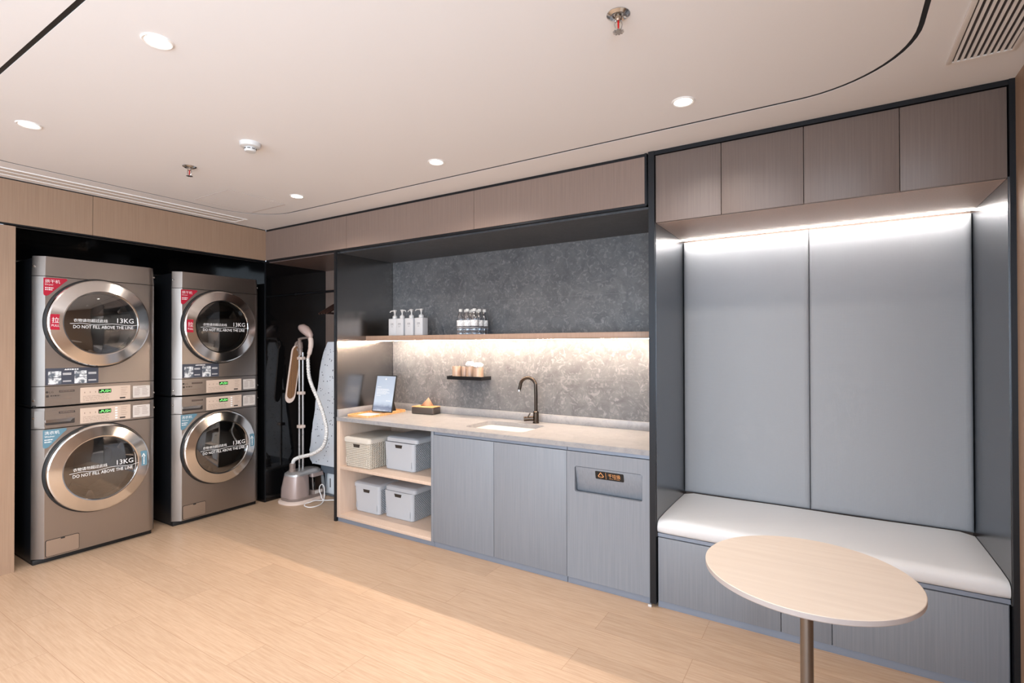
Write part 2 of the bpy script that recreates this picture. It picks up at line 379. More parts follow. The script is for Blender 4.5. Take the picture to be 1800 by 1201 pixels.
# left: wood panel, soffit over the laundry alcove, black alcove
struct('wall_left', MB().box(-.03, 0, YB, -1.653, 0, S-.008), M_WOOD)
mb = MB()
for a, b in ((YB, -1.2645), (-1.2615, 0)): mb.box(-.03, 0, a, b, S+.008, H-.008)
struct('trim_2', mb, M_WOOD)
struct('trim_3', MB().box(-.035, -.006, YB, 0, S, S+.01).box(-.035, -.006, YB, .0, H-.01, H-.0005), M_FRAME)
mb = MB()
mb.box(-.9, -.86, -1.7, 0, 0, S); mb.box(-.86, -.03, -1.70, -1.655, 0, S); mb.box(-.86, -.001, -.012, .0, 0, S); mb.box(-.86, -.03, -1.655, -.012, S-.01, S)
struct('wall_alcove', mb, M_BGLASS)
struct('wall_corner', MB().box(-.012, 0, .0, .64, 0, S), M_BGLASS)
struct('trim_4', MB().box(-.004, .004, -.008, .001, 0, S), M_FRAME)
# back: soffit with two joints
mb = MB()
for a, b in ((.0, 1.0585), (1.0615, 2.2905), (2.2935, 3.428)): mb.box(a, b, 0, .03, S+.012, H-.018)
struct('trim_5', mb, M_SOFF)
struct('trim_6', MB().box(0, 3.44, .004, .035, S, S+.012).box(0, 3.44, .004, .035, H-.018, H-.0005).box(3.429, 3.440, -.002, .035, S, H-.0005), M_FRAME)
struct('wall_back', MB().box(0, .925, .64, .66, 0, S), M_SOFF)
struct('trim_7', MB().box(0, .925, .035, .64, S-.008, S), mat('niche_ceiling_mauve', (108, 92, 88), .35))
# tiled wall: large stone tiles on light grout
mb = MB().box(.95, 3.455, DZ+.0005, DZ+.03, .55, S); struct('wall_tile_backing', mb, M_GROUT)
mb = MB()
for z0, z1, xs in ((.56, 1.15, (.95, 1.36, 2.56, 3.455)), (1.15, 1.74, (.95, 1.15, 2.35, 3.455)), (1.74, 2.14, (.95, 1.76, 2.96, 3.455))):
    for a, b in zip(xs, xs[1:]): mb.box(a+.0008, b-.0008, DZ, DZ+.01, z0+.0008, z1-.0008)
struct('wall_tiles', mb, M_TILE)
struct('trim_8', MB().box(.947, 3.455, .035, DZ, S-.012, S), stone('dark_stone_ceiling', (58, 60, 64), (74, 76, 80), (96, 97, 100)))
# fins between the bays
struct('trim_9', MB().box(.921, .945, -.006, .64, 0, S), M_FRAME)
struct('trim_10', MB().box(.945, .948, .004, DZ, .826, S), M_MIRROR)
struct('trim_11', MB().box(3.452, 3.484, -.012, .62, .018, H-.001), M_FRAME)
struct('trim_12', MB().box(3.449, 3.452, .02, DZ, .826, S), M_MIRROR)
struct('trim_13', MB().box(3.484, 3.487, .004, .64, .37, 2.045), M_BENCHSIDE)
struct('trim_14', MB().box(4.871, RX, -.012, .66, .0, H-.001), M_FRAME)
struct('trim_15', MB().box(4.868, 4.871, .004, .64, .37, 2.045), M_BENCHSIDE)
struct('trim_16', MB().box(3.484, 4.871, -.008, .03, H-.022, H-.001), M_FRAME)
struct('wall_bench', MB().box(3.455, RX, .64, .67, 0, H), M_SOFF)
mb = MB(); mb.prism([(YB, 0), (-.012, 0), (-.012, H), (YB, H)], PX(RX), 0, .05, [[(-5.0, .5), (-3.1, .5), (-3.1, 2.3), (-5.0, 2.3)]]); struct('wall_right', mb, M_WOOD)
struct('window_3', MB().box(RX, RX+.05, -5.0, -3.1, .5, .54).box(RX, RX+.05, -5.0, -3.1, 2.26, 2.3).box(RX, RX+.05, -5.0, -4.96, .54, 2.26).box(RX, RX+.05, -3.14, -3.1, .54, 2.26), M_FRAME)  # made-up window out of view, added to bring daylight to the washers
# rear wall behind the viewer, with two made-up windows added for daylight
mb = MB(); mb.prism([(-.9, 0), (RX+.05, 0), (RX+.05, H), (-.9, H)], PY(YB), 0, .06, [[(.2, .5), (1.7, .5), (1.7, 2.3), (.2, 2.3)], [(2.2, .5), (4.5, .5), (4.5, 2.3), (2.2, 2.3)]])
struct('wall_rear', mb, mat('rear_paint', (205, 196, 188), .8))
for i, (a, b) in enumerate(((.2, 1.7), (2.2, 4.5))):
    mb = MB().box(a, b, YB-.05, YB, .5, .54).box(a, b, YB-.05, YB, 2.26, 2.3).box(a, a+.04, YB-.05, YB, .54, 2.26).box(b-.04, b, YB-.05, YB, .54, 2.26).box((a+b)/2-.02, (a+b)/2+.02, YB-.05, YB, .54, 2.26)
    struct('window_%d' % (i+1), mb, M_FRAME)
tag(MB().box(3.443, 3.462, -.022, -.0125, 0, .012, .002).build('floor_bracket', M_PLASTIC), 'small white plastic foot at the bottom of the charcoal fin between sink counter and bench', 'bracket')
# ------------------------------------------------------------------ ceiling fittings
def downlight(loc):
    t = thing('downlight', 'round recessed ceiling downlight', 'ceiling light', loc, 0, 'recessed downlights')
    MB().lathe([(.0475, 0), (.0475, -.003), (.044, -.005), (.037, -.003), (.037, 0)], 40).build('trim_ring', M_WPLASTIC, t)
    MB().lathe([(.037, -.0015), (.02, -.0022), (0, -.0025)], 32).build('lens', M_LENS, t)
    return t
dl = downlight((2.348, -1.888, H))
DL = [(2.348, -1.888, 'largest ceiling downlight, upper left area above the washers and the counter'),
      (1.112, -1.888, 'ceiling downlight nearest the left edge, above the first laundry stack'),
      (1.151, -.503, 'ceiling downlight nearest the far corner, beside the square ceiling hatch'),
      (2.395, -.499, 'ceiling downlight above the sink counter, middle of the far row'),
      (3.750, -.494, 'ceiling downlight in front of the overhead cabinets, rightmost of the far row')]
for i, (x, y, l) in enumerate(DL):
    o = dl if i == 0 else dup(dl, (x, y, H), l); o['label'] = l
DLX = [(x, y) for x, y, l in DL]+[(3.70, -1.888), (1.11, -3.4), (2.35, -3.4), (3.70, -3.4)]  # the appended downlights, out of view, are added for lighting
for x, y in DLX[5:]:
    o = dup(dl, (x, y, H), 'round ceiling downlight outside the picture, %s' % ('above the viewer' if y > -2 else 'over the rear %s of the room' % {1.11: 'left', 2.35: 'middle', 3.70: 'right'}[x]))
for x, y in DLX:
    l = bpy.data.lights.new('downlight_lamp', 'SPOT'); l.energy = SPOT_W; l.color = WARM; l.spot_size = math.radians(150); l.spot_blend = .9; l.shadow_soft_size = .035
    o = bpy.data.objects.new('downlight_lamp', l); C.objects.link(o); o.location = (x, y, H-.012)
def sprinkler(loc, label):
    t = thing('sprinkler', label, 'sprinkler', loc, .5, 'fire sprinklers on the ceiling')
    MB().lathe([(.036, 0), (.036, -.002), (.026, -.008), (.018, -.005), (.015, -.001)], 32).build('escutcheon', M_CHROME, t)
    MB().lathe([(.011, 0), (.011, -.018), (.008, -.022), (.0, -.022)], 16).tube([(-.009,0,-.018),(-.012,0,-.032),(-.008,0,-.048),(0,0,-.052),(.008,0,-.048),(.012,0,-.032),(.009,0,-.018)], .002, 8).build('frame', M_CHROME, t)
    MB().tube([(0,0,-.022),(0,0,-.048)], .003, 10).build('glass_bulb', mat('red_bulb', (190, 20, 20), .2), t)
    mb = MB(); mb.lathe([(.0, -.052), (.008, -.052), (.010, -.054), (.008, -.056), (0, -.056)], 20)
    for k in range(10):
        a = 2*PI*k/10; mb.box(.006, .017, -.0032, .0032, -.0556, -.0544, mx=Matrix.Rotation(a, 4, 'Z'))
    mb.build('deflector', M_CHROME, t)
    return t
sp = sprinkler((3.72, -1.192, H), 'chrome fire sprinkler with red bulb, the larger one at the top of the picture')
dup(sp, (1.147, -1.200, H), 'chrome fire sprinkler with red bulb, the farther one left of the smoke detector')
t = thing('smoke_detector', 'round white smoke detector on the ceiling above the laundry corner', 'smoke detector', (1.770, -1.212, H))
MB().lathe([(.050, 0), (.050, -.010), (.046, -.020), (.030, -.024), (0, -.024)], 40).build('base', M_PLASTIC, t)
MB().lathe([(.028, -.026), (.028, -.040), (.024, -.045), (0, -.046)], 32).lathe([(.026, -.024), (.026, -.0262)], 32).build('sensing_head', M_PLASTIC, t)
mb = MB()
for k in range(8): mb.box(.0265, .0286, -.007, .007, -.034, -.030, mx=Matrix.Rotation(2*PI*k/8, 4, 'Z'))
mb.build('slot', M_INK, t)
def grille(name, label, x0, x1, y0, y1, n, fr, louver_w, depth=.02):
    t = thing(name, label, 'air vent', ((x0+x1)/2, (y0+y1)/2, H))
    hx, hy = (x1-x0)/2, (y1-y0)/2; mb = MB()
    mb.box(-hx, -hx+fr, -hy, hy, -.006, 0, .001).box(hx-fr, hx, -hy, hy, -.006, 0, .001).box(-hx+fr, hx-fr, hy-fr*.7, hy, -.006, 0).box(-hx+fr, hx-fr, -hy, -hy+fr*.7, -.006, 0)
    mb.build('frame', M_WPLASTIC, t)
    MB().box(-hx+fr, hx-fr, -hy+fr*.7, hy-fr*.7, -.0012, -.0002).build('backing', M_INK, t)
    for i in range(n):
        c = -hx+fr+(2*hx-2*fr)*(i+.5)/n
        MB().box(c-louver_w/2, c+louver_w/2, -hy+fr*.7, hy-fr*.7, -.0055, -.0013).build('slat', M_WPLASTIC, t)
    return t
grille('ceiling_vent', 'white slatted air vent in the ceiling at the upper right corner', 4.642, 4.835, -1.25, -.277, 9, .016, .0088)
t = thing('linear_diffuser', 'long white linear air diffuser in the ceiling along the left wall', 'air vent', (.15, -1.35, H))
MB().box(-.085, -.070, -1.5, 1.04, -.005, 0).box(.070, .085, -1.5, 1.04, -.005, 0).box(-.07, .07, 1.025, 1.04, -.005, 0).box(-.004, .010, -1.5, 1.025, -.004, 0).build('frame', M_WPLASTIC, t)
MB().box(-.07, -.004, -1.5, 1.025, -.0012, -.0002).box(.010, .07, -1.5, 1.025, -.0012, -.0002).build('backing', mat('diffuser_recess', (212, 206, 202), .7), t)
t = thing('access_hatch', 'square plaster access hatch in the ceiling near the far corner', 'hatch', (.69, -.63, H))
MB().box(-.205, .205, -.205, .205, -.0015, -.0003).build('panel', M_CEIL, t)
MB().box(-.21, -.206, -.21, .21, -.002, -.0003).box(.206, .21, -.21, .21, -.002, -.0003).box(-.206, .206, -.21, -.206, -.002, -.0003).box(-.206, .206, .206, .216, -.0022, -.0003).build('rim', mat('hatch_rim', (200, 192, 188), .6), t)
# ------------------------------------------------------------------ laundry machines
def side_curve(u):      # front skin bends back at both flanks
    return .015
PROF = [(-.336, -.05), (-.338, -.046), (-.338, -.041), (-.335, -.036), (-.292, .0115), (-.288, .015), (.300, .015), (.318, .010), (.334, .002), (.345, -.012), (.350, -.030), (.345, -.05)]
def front_panel(z0, z1, hole=None, top_round=0):
    mb = MB(); n = len(PROF)
    def strip(P_):
        A = [mb.bm.verts.new((x, u, z0)) for u, x in P_]; B = [mb.bm.verts.new((x, u, z1)) for u, x in P_]
        for i in range(len(P_)-1): mb.bm.faces.new((A[i], A[i+1], B[i+1], B[i]))
    if hole:
        strip(PROF[:6]); strip(PROF[6:])
        es = []
        for lp in ([(PROF[5][0], z0), (PROF[6][0], z0), (PROF[6][0], z1), (PROF[5][0], z1)], circ(0, hole[0], hole[1], 72)):
            V = [mb.bm.verts.new((.015, a, b)) for a, b in lp]; es += [mb.bm.edges.new((V[i], V[(i+1) % len(V)])) for i in range(len(V))]
        bmesh.ops.triangle_fill(mb.bm, use_beauty=True, edges=es)
        bmesh.ops.remove_doubles(mb.bm, verts=mb.bm.verts, dist=1e-5)
    else: strip(PROF)
    for z in (z0, z1): mb.bm.faces.new([mb.bm.verts.new((x if x > -.04 else -.05, u*.999, z)) for u, x in PROF])
    if top_round:
        for v in mb.bm.verts:
            if abs(v.co.z-z1) < 1e-6: v.co.y *= .985; v.co.x -= .006
    return mb
def door(t, zc, kind):
    o = (0, 0, zc)
    d = MB().lathe([(.292, .016), (.292, .046), (.288, .054), (.280, .058), (.216, .072), (.210, .071), (.207, .064), (.207, .040), (.236, .018)], 120, o, 'x').build('door', M_RING, t, smooth=6)
    MB().lathe([(.302, .015), (.300, .022), (.292, .024), (.290, .016)], 96, o, 'x').build('door_gasket', M_RUBBER, d)
    MB().lathe([(.2075, .064), (.17, .070), (.10, .075), (0, .077)], 64, o, 'x').build('door_glass', M_DOORG, d)
    MB().lathe([(.207, .040), (.20, .0), (.225, -.06), (.238, -.07)], 64, o, 'x').build('bellows', mat('grey_rubber_bellows', (60, 58, 56), .5), d)
    P = PX(.0805); mb = MB(); z = zc
    mb.text('衣物请勿超过此线', P, -.163, z+.004, .186, .022).text('13KG', P, .078, z+.004, .098, .032).text('DO NOT FILL ABOVE THE LINE', P, -.165, z-.038, .338, .021)
    n = 60; pts = [(-.182+.392*i/n, z-.008+.0045*math.sin(i/n*4.2*PI)*(1 if i > 6 else .4)) for i in range(n+1)]
    for a, b in zip(pts, pts[1:]): mb.bm.faces.new([mb.bm.verts.new(P(q[0], q[1]+k, .0006)) for q, k in ((a, -.0011), (b, -.0011), (b, .0011), (a, .0011))])
    mb.build('lettering', M_WHITE, d, smooth=0, flip=False)
    if kind == 'dryer':
        P = lambda a, b, dd: Vector((.064+dd+(b*0), a, b))
        tg = MB().prism(rrect(-.277, -.226, z-.05, z+.05, .008, 4), P, .0, .004).build('pull_tag', M_RED, d); tag(tg, 'red label on the door ring')
        MB().text('拉', P, -.270, z-.006, .036, .036, .005).text('PULL', P, -.271, z-.030, .038, .014, .005).build('lettering', M_WHITE, d, smooth=0, flip=False)
        # outlined glow of the rim
    else:
        P = lambda a, b, dd: Vector((.064+dd, a, b))
        MB().prism(rrect(.224, .268, z-.035, z+.07, .008, 4), P, .0, .004).build('rim_label', M_BLUE, d)
        mb = MB().bars(lambda a, b, dd: Vector((.064+dd, .262-(b-(z-.02)), a)), z-.025, z-.010, .055, .008, .005)
        mb.prism([(.234,z+.03),(.246,z+.055),(.258,z+.03),(.252,z+.03),(.246,z+.045),(.240,z+.03)], P, .0045, .005)
        mb.build('lettering', M_WHITE, d, smooth=0, flip=False)
        MB().tube([(.074, .195+.012*math.cos(q)-.012, zc+.075*math.sin(q)) for q in [(-1+2*i/10)*PI/2 for i in range(11)]], .004, 8).build('door_handle', M_CHROME, d)
    dr = MB().lathe([(.238, -.07), (.245, -.10), (.245, -.45), (.10, -.46), (0, -.44)], 64, o, 'x')
    for k in range(3):
        a = 2*PI*k/3+.5
        dr.hexa([(x, (r*math.cos(a+s)), zc+r*math.sin(a+s)) for x, r, s in ((-.43,.244,-.16),(-.43,.244,.16),(-.12,.244,.16),(-.12,.244,-.16),(-.43,.17,-.05),(-.43,.17,.05),(-.12,.18,.05),(-.12,.18,-.05))], .004)
    dr.build('drum', M_DRUM, t)
    return d
def casing(t, z1):
    b = MB().box(-.75, -.05, -.336, .343, .012, z1, .004)
    fs = [f for f in b.bm.faces if f.calc_center_median().x > -.052 and abs(f.normal.x) > .9]
    bmesh.ops.delete(b.bm, geom=fs, context='FACES')
    b.build('casing', M_SIDE, t)
def screws(t, zs):
    for z in zs:
        for u, x in ((-.331, -.030), (.343, -.010)):
            MB().lathe([(0, .006), (.004, .0055), (.007, .002), (.007, 0)], 16, (x, u, z), 'x').build('screw', M_CHROME, t)
def notice(t, P, a0, a1, b0, b1):
    p = MB().prism(rrect(a0, a1, b0, b1, .004, 3), P, .0005, .002).build('notice_label', M_LGREY, t)
    mb = MB(); random.seed(3)
    mb.quad(P, a0+.025, a1-.025, b1-.012, b1-.009, .0026)
    for cx in (a0+.008, (a0+a1)/2+.004):
        for k in range(6):
            z = b1-.022-k*.009
            if z > b0+.008: mb.quad(P, cx, cx+.03+random.random()*.01, z, z+.0022, .0026)
    mb.build('print', M_INKG, p, smooth=0, flip=False)
def control(t, P, a0, a1, b0, b1, buttons):
    p = MB().prism(rrect(a0, a1, b0, b1, .002, 2), P, .0005, .002).build('control_panel', M_CREAM, t)
    h = b1-b0
    ds = MB().prism(rrect(-.005, .067, b0+h*.56, b0+h*.83, .002, 2), P, .002, .004).build('display', M_DISP, p)
    MB().text('PUSH', P, .010, b0+h*.61, .052, h*.17, .0046).prism([(.0, b0+h*.61), (.003, b0+h*.61), (.006, b0+h*.70), (.003, b0+h*.70)], P, .0044, .0046).build('digits', M_GREEN, p, smooth=0, flip=False)
    mb = MB(); random.seed(5)
    for k in range(3): mb.quad(P, a0+.022+k*.03, a0+.026+k*.03, b0+h*.62, b0+h*.72, .0026)
    for k in range(4):
        z = b0+h*(.40-.1*k)
        x = a0+.015
        while x < .05: l = .006+random.random()*.02; mb.quad(P, x, min(x+l, .055), z, z+.0022, .0026); x += l+.004
    for k in range(5): mb.quad(P, .125, .165-.006*(k % 3), b0+h*(.85-.13*k), b0+h*(.85-.13*k)+.002, .0026)
    mb.build('print', M_INKG, p, smooth=0, flip=False)
    MB().quad(P, .118, .152, b0+h*.09, b0+h*.19, .003).build('dark_key', M_INK, p, smooth=0, flip=False)
    if buttons:
        for k in range(5): MB().box(.017, .0195, .091, .105, b0+h*(.82-.17*k)-.003, b0+h*(.82-.17*k)+.007, .001).build('button', M_WHITE, p)
def logo(mb, P, a, b, h):
    mb.prism(circ(a+h/2, b+h/2, h/2, 20), P, .0004, .0008); mb.text('LG', P, a+h*1.25, b+h*.05, h*1.5, h*.85, .001)
def make_washer():
    t = thing('washing_machine', '', 'washing machine', (0, -1.228, 0), 0, 'stacked laundry machines')
    MB().box(-.74, -.02, -.335, .335, 0, .03, .003).build('plinth', M_RUBBER, t)
    casing(t, .99)
    front_panel(.035, .858, (.566, .286)).build('front_panel', M_STEELW, t)
    front_panel(.863, .994).build('control_fascia', M_STEELW, t)
    door(t, .566, 'washer')
    P = PX(.015)
    dw = MB().prism(rrect(-.289, -.126, .874, .977, .002, 3), P, .0, .004).prism([(-.327, .874), (-.289, .874), (-.289, .977), (-.327, .977)], lambda a, b, d: Vector((.015+d*.9-(-.289-a)*1.06, a-d*.3, b)), 0, .004).build('detergent_drawer', M_STEELW, t)
    MB().prism(rrect(-.286, -.136, .884, .918, .005, 3), P, .0042, .0046).build('handle_recess', M_INK, dw)
    MB().prism([(-.286, .918), (-.286, .900), (-.160, .898), (-.150, .912), (-.136, .918)], P, .005, .012).build('handle', M_RING, dw)
    mb = MB(); logo(mb, P, -.284, .954, .014); mb.build('brand_mark', M_INK, t, smooth=0)
    MB().quad(P, -.218, -.134, .953, .966, .0048).build('capacity_strip', M_INK, t, smooth=0, flip=False)
    MB().bars(P, -.212, .957, .072, .006, .0052).bars(P, -.180, .928, .045, .006, .0052).build('lettering', M_INKG, t, smooth=0, flip=False)
    control(t, P, -.106, .184, .872, .974, True); notice(t, P, .199, .306, .877, .964)
    # fabric care sticker: rounded triangle
    st = MB().prism([(-.297, .855), (-.183, .855), (-.176, .850), (-.177, .842), (-.192, .828), (-.270, .742), (-.282, .737), (-.293, .740), (-.297, .75)], P, .0004, .0012).build('type_sticker', M_BLUE, t)
    MB().text('洗衣机', P, -.289, .823, .075, .022, .0018).text('Washer', P, -.289, .805, .052, .011, .0018).bars(P, -.289, .786, .042, .008, .0018).bars(P, -.289, .772, .034, .008, .0018).build('lettering', M_WHITE, st, smooth=0, flip=False)
    ht = MB().prism(rrect(-.280, -.111, .045, .146, .008, 4), P, .0012, .004).build('filter_hatch', brushed('hatch_steel', (196, 184, 174), .4, (1, 40, 1), 12), t)
    MB().prism(rrect(-.283, -.108, .042, .149, .010, 4), P, .0003, .0012).build('gap', M_RUBBER, ht)
    MB().prism(rrect(-.206, -.184, .138, .147, .003, 3), P, .004, .0046).build('finger_notch', M_INK, ht)
    screws(t, (.932,))
    MB().lathe([(.016, 0), (.016, .006), (.010, .008), (.010, .003), (0, .003)], 24, (-.40, -.336, .36), 'y').build('side_knob', M_SIDE, t)
    return t
def make_dryer():
    t = thing('tumble_dryer', '', 'dryer', (0, -1.228, 1.0), 0, 'stacked laundry machines')
    casing(t, .955)
    MB().box(-.74, -.02, -.335, .335, .0, .012).build('gasket', M_RUBBER, t)
    front_panel(.006, .131).build('control_fascia', M_STEELW, t)
    front_panel(.135, .838, (.546, .286)).build('front_panel', M_STEELW, t)
    front_panel(.842, .968, None, 1).build('top_cap', M_STEELW, t)
    door(t, .546, 'dryer')
    P = PX(.015)
    mb = MB(); logo(mb, P, -.284, .088, .014); mb.prism(rrect(-.282, -.268, .062, .076, .002, 2), P, .0004, .0008); mb.bars(P, -.260, .066, .048, .009, .001); mb.build('brand_mark', M_INK, t, smooth=0)
    MB().quad(P, -.216, -.136, .090, .103, .0008).build('capacity_strip', M_INK, t, smooth=0, flip=False)
    MB().bars(P, -.211, .094, .070, .006, .0012).bars(P, -.280, .046, .130, .004, .0010).build('lettering', M_INKG, t, smooth=0, flip=False)
    control(t, P, -.106, .183, .012, .112, False); notice(t, P, .199, .306, .019, .103)
    st = MB().prism([(-.297, .829), (-.183, .832), (-.176, .827), (-.177, .820), (-.192, .806), (-.270, .720), (-.282, .714), (-.293, .716), (-.297, .726)], P, .0004, .0012).build('type_sticker', M_RED, t)
    MB().text('烘干机', P, -.289, .797, .075, .023, .0018).text('Dryer', P, -.289, .780, .042, .012, .0018).bars(P, -.289, .762, .042, .008, .0018).bars(P, -.289, .750, .036, .008, .0018).build('lettering', M_WHITE, st, smooth=0, flip=False)
    nt_ = MB().prism(rrect(-.286, -.006, .140, .248, .002, 2), P, .0004, .0012).build('instruction_sticker', M_NAVY, t)
    for a in (-.272, -.137):
        for b in (.144, .188): MB().quad(P, a, a+.066, b, b+.040, .0017).build('picture', M_PHOTO, nt_, smooth=0, flip=False)
    mb = MB().bars(P, -.175, .233, .062, .010, .0018).prism([(-.191, .234), (-.183, .243), (-.175, .234)], P, .0013, .0018)
    for a in (-.198, -.062):
        for b in (.158, .163, .203, .208, .213): mb.quad(P, a, a+.044, b, b+.0022, .0018)
    mb.build('lettering', M_WHITE, nt_, smooth=0, flip=False)
    screws(t, (.902, .043))
    return t
wm = make_washer(); dr = make_dryer()
wm['label'] = 'steel front loading washing machine, bottom of the left laundry stack'
dr['label'] = 'steel tumble dryer with red sticker, top of the left laundry stack'
dup(wm, (-.012, -.407, 0), 'steel front loading washing machine, bottom of the right laundry stack by the corner')
dup(dr, (-.012, -.407, 1.0), 'steel tumble dryer with red sticker, top of the right laundry stack by the corner')
# ------------------------------------------------------------------ sink counter run
t = thing('open_shelf_cabinet', 'open two shelf base cabinet with grey bins, left end of the sink counter', 'cabinet', (1.433, 0, 0))
o_ = (1.433, 0, 0)
MB().box(.948, .984, 0, .58, .035, .795, .001).build('side_panel', M_INNER, t, o_)
MB().box(1.921, 1.943, 0, .58, .035, .795, .001).build('side_panel', M_LOWER, t, o_)
MB().box(.984, 1.921, 0, .56, .035, .058, .001).build('shelf', M_INNER, t, o_)
MB().box(.984, 1.921, .0, .56, .418, .441, .001).build('shelf', M_INNER, t, o_)
MB().box(.984, 1.921, .56, .575, .035, .795).build('back_panel', M_INNER, t, o_)
MB().box(.948, 1.943, .012, .03, 0, .035).build('kick_board', M_KICK, t, o_)
t = thing('sink_cabinet', 'grey two door base cabinet under the sink', 'cabinet', (2.45, 0, 0)); o_ = (2.45, 0, 0)
MB().box(1.945, 2.956, .022, .58, .04, .63).box(1.945, 1.963, .022, .58, .63, .795).box(2.938, 2.956, .022, .58, .63, .795).build('carcass', M_LOWER, t, o_)
for a, b in ((1.945, 2.4425), (2.4455, 2.9565)): MB().box(a, b, 0, .02, .040, .772, .001).build('door', M_LOWER, t, o_)
MB().box(1.945, 2.956, .012, .03, 0, .036).build('kick_board', M_KICK, t, o_)
MB().box(1.945, 2.956, .010, .022, .775, .795).build('finger_rail', M_KICK, t, o_)
t = thing('waste_cabinet', 'grey base cabinet with a tilting waste flap beside the bench', 'cabinet', (3.205, 0, 0)); o_ = (3.205, 0, 0)
MB().box(2.96, 3.451, .05, .58, .04, .795).build('carcass', M_LOWER, t, o_)
hole = rrect(3.010, 3.408, .541, .690, .012, 4)
mb = MB(); mb.prism([(2.9595, .04), (3.4505, .04), (3.4505, .772), (2.9595, .772)], PY(.02), 0, .02, [hole]); d = mb.build('door', M_LOWER, t, o_)
fl = MB().hexa([(3.0125, .034, .5435), (3.4055, .034, .5435), (3.4055, .046, .5435), (3.0125, .046, .5435), (3.0125, .003, .6875), (3.4055, .003, .6875), (3.4055, .015, .6875), (3.0125, .015, .6875)], .002).build('waste_flap', M_LOWER, t, o_)
th = math.atan2(.031, .144)
PF = lambda a, b, d: Vector((a, .003+(.6875-b)*math.tan(th)-d, b))
sg = MB().prism(rrect(3.135, 3.302, .630, .676, .006, 4), PF, .0008, .003).build('waste_sign', M_RUBBER, fl, o_)
mb = MB().text('干垃圾', PF, 3.212, .646, .072, .022, .0036).text('Dry Waste', PF, 3.220, .637, .058, .006, .0036).quad(PF, 3.1975, 3.199, .634, .672, .0036)
tri = [(3.168, .671), (3.186, .648), (3.178, .640), (3.170, .646), (3.170, .6375), (3.166, .6375), (3.166, .646), (3.158, .640), (3.150, .648)]
n = len(tri); c0 = (3.168, .652)
for i in range(n):
    a, b = tri[i], tri[(i+1) % n]; f = .72
    ai = (c0[0]+(a[0]-c0[0])*f, c0[1]+(a[1]-c0[1])*f); bi = (c0[0]+(b[0]-c0[0])*f, c0[1]+(b[1]-c0[1])*f)
    mb.bm.faces.new([mb.bm.verts.new(PF(q[0], q[1], .0036)) for q in (a, b, bi, ai)])
mb.build('lettering', mat('orange_print', (235, 170, 110), .6), fl, o_, smooth=0, flip=False)
MB().box(2.96, 3.451, .012, .03, 0, .036).build('kick_board', M_KICK, t, o_)
MB().box(2.96, 3.451, .010, .022, .775, .795).build('finger_rail', M_KICK, t, o_)
# countertop with basin cut-out
t = thing('countertop', 'pale grey stone countertop with upstand over the base cabinets', 'countertop', (2.2, .3, .81)); o_ = (2.2, .3, .81)
bas = rrect(2.10, 2.58, .13, .46, .05, 6)
mb = MB(); mb.prism([(.949, -.004), (3.450, -.004), (3.450, DZ), (.949, DZ)], PZ(.796), 0, .029, [bas]); mb.build('top', M_COUNTER, t, o_)
MB().box(.967, 3.448, .592, .609, .8255, .884, .001).build('upstand', M_COUNTER, t, o_)
MB().box(.949, .966, .0, .609, .8255, .884, .001).build('upstand', M_COUNTER, t, o_)
t = thing('sink', 'white rectangular undermount basin in the stone countertop', 'sink', (2.34, .295, .64)); o_ = (2.34, .295, .64)
mb = MB(); n = None; rings = []
for ins, z in ((-.006, .7955), (.0, .7945), (.006, .70), (.03, .665), (.09, .660)):
    rings.append([mb.bm.verts.new((x, y, z)) for x, y in rrect(2.10+ins, 2.58-ins, .13+ins, .46-ins, .05, 6)])
for A, B in zip(rings, rings[1:]):
    for i in range(len(A)): mb.bm.faces.new((A[i], A[(i+1) % len(A)], B[(i+1) % len(A)], B[i]))
mb.bm.faces.new(rings[-1]); mb.build('bowl', mat('white_ceramic', (232, 230, 226), .12), t, o_)
MB().lathe([(.028, .6605), (.026, .664), (.012, .662), (0, .662)], 24, (2.34, .295, 0)).build('drain', M_CHROME, t, o_)
# faucet
M_GUN = brushed('gunmetal', (74, 66, 60), .22)
t = thing('faucet', 'gunmetal gooseneck faucet behind the basin', 'faucet', (2.457, .53, .825)); 
MB().lathe([(.024, 0), (.024, .004), (.021, .006), (.021, .082), (.017, .086), (.0, .086)], 28).build('base', M_GUN, t)
pts = [(0, 0, .085), (0, 0, .20), (-.002, 0, .265)]+[(-.062+.062*math.cos(a), -.006*(1-math.cos(a)), .265+.062*math.sin(a)) for a in [PI*i/12 for i in range(1, 12)]]+[(-.126, -.014, .255), (-.131, -.016, .236)]
MB().tube(pts, .0125, 16).build('spout', M_GUN, t)
MB().lathe([(.0135, 0), (.0135, .012), (.0, .012)], 20, mx=Matrix.Translation((-.131, -.016, .226))).build('aerator', M_CHROME, t)
MB().tube([(-.015, -.012, .035), (-.075, -.045, .030)], .017, 20).tube([(-.055, -.034, .034), (-.02, -.05, .075)], .004, 8).build('handle', M_GUN, t)
# floating shelf with light strip
t = thing('wall_shelf', 'long wooden floating shelf lit from below on the tiled wall', 'shelf', (2.2, .45, 1.43)); o_ = (2.2, .45, 1.43)
M_SHELF = laminate('shelf_laminate', (158, 130, 112), (176, 147, 127))
MB().box(.949, 3.448, .296, DZ-.001, 1.434, 1.470, .001).build('board', M_SHELF, t, o_)
MB().box(.955, 3.444, .298, .312, 1.429, 1.4335).build('led_profile', M_FRAME, t, o_)
MB().box(.955, 3.444, .468, .480, 1.4295, 1.4335).build('led_strip', M_LED, t, o_)
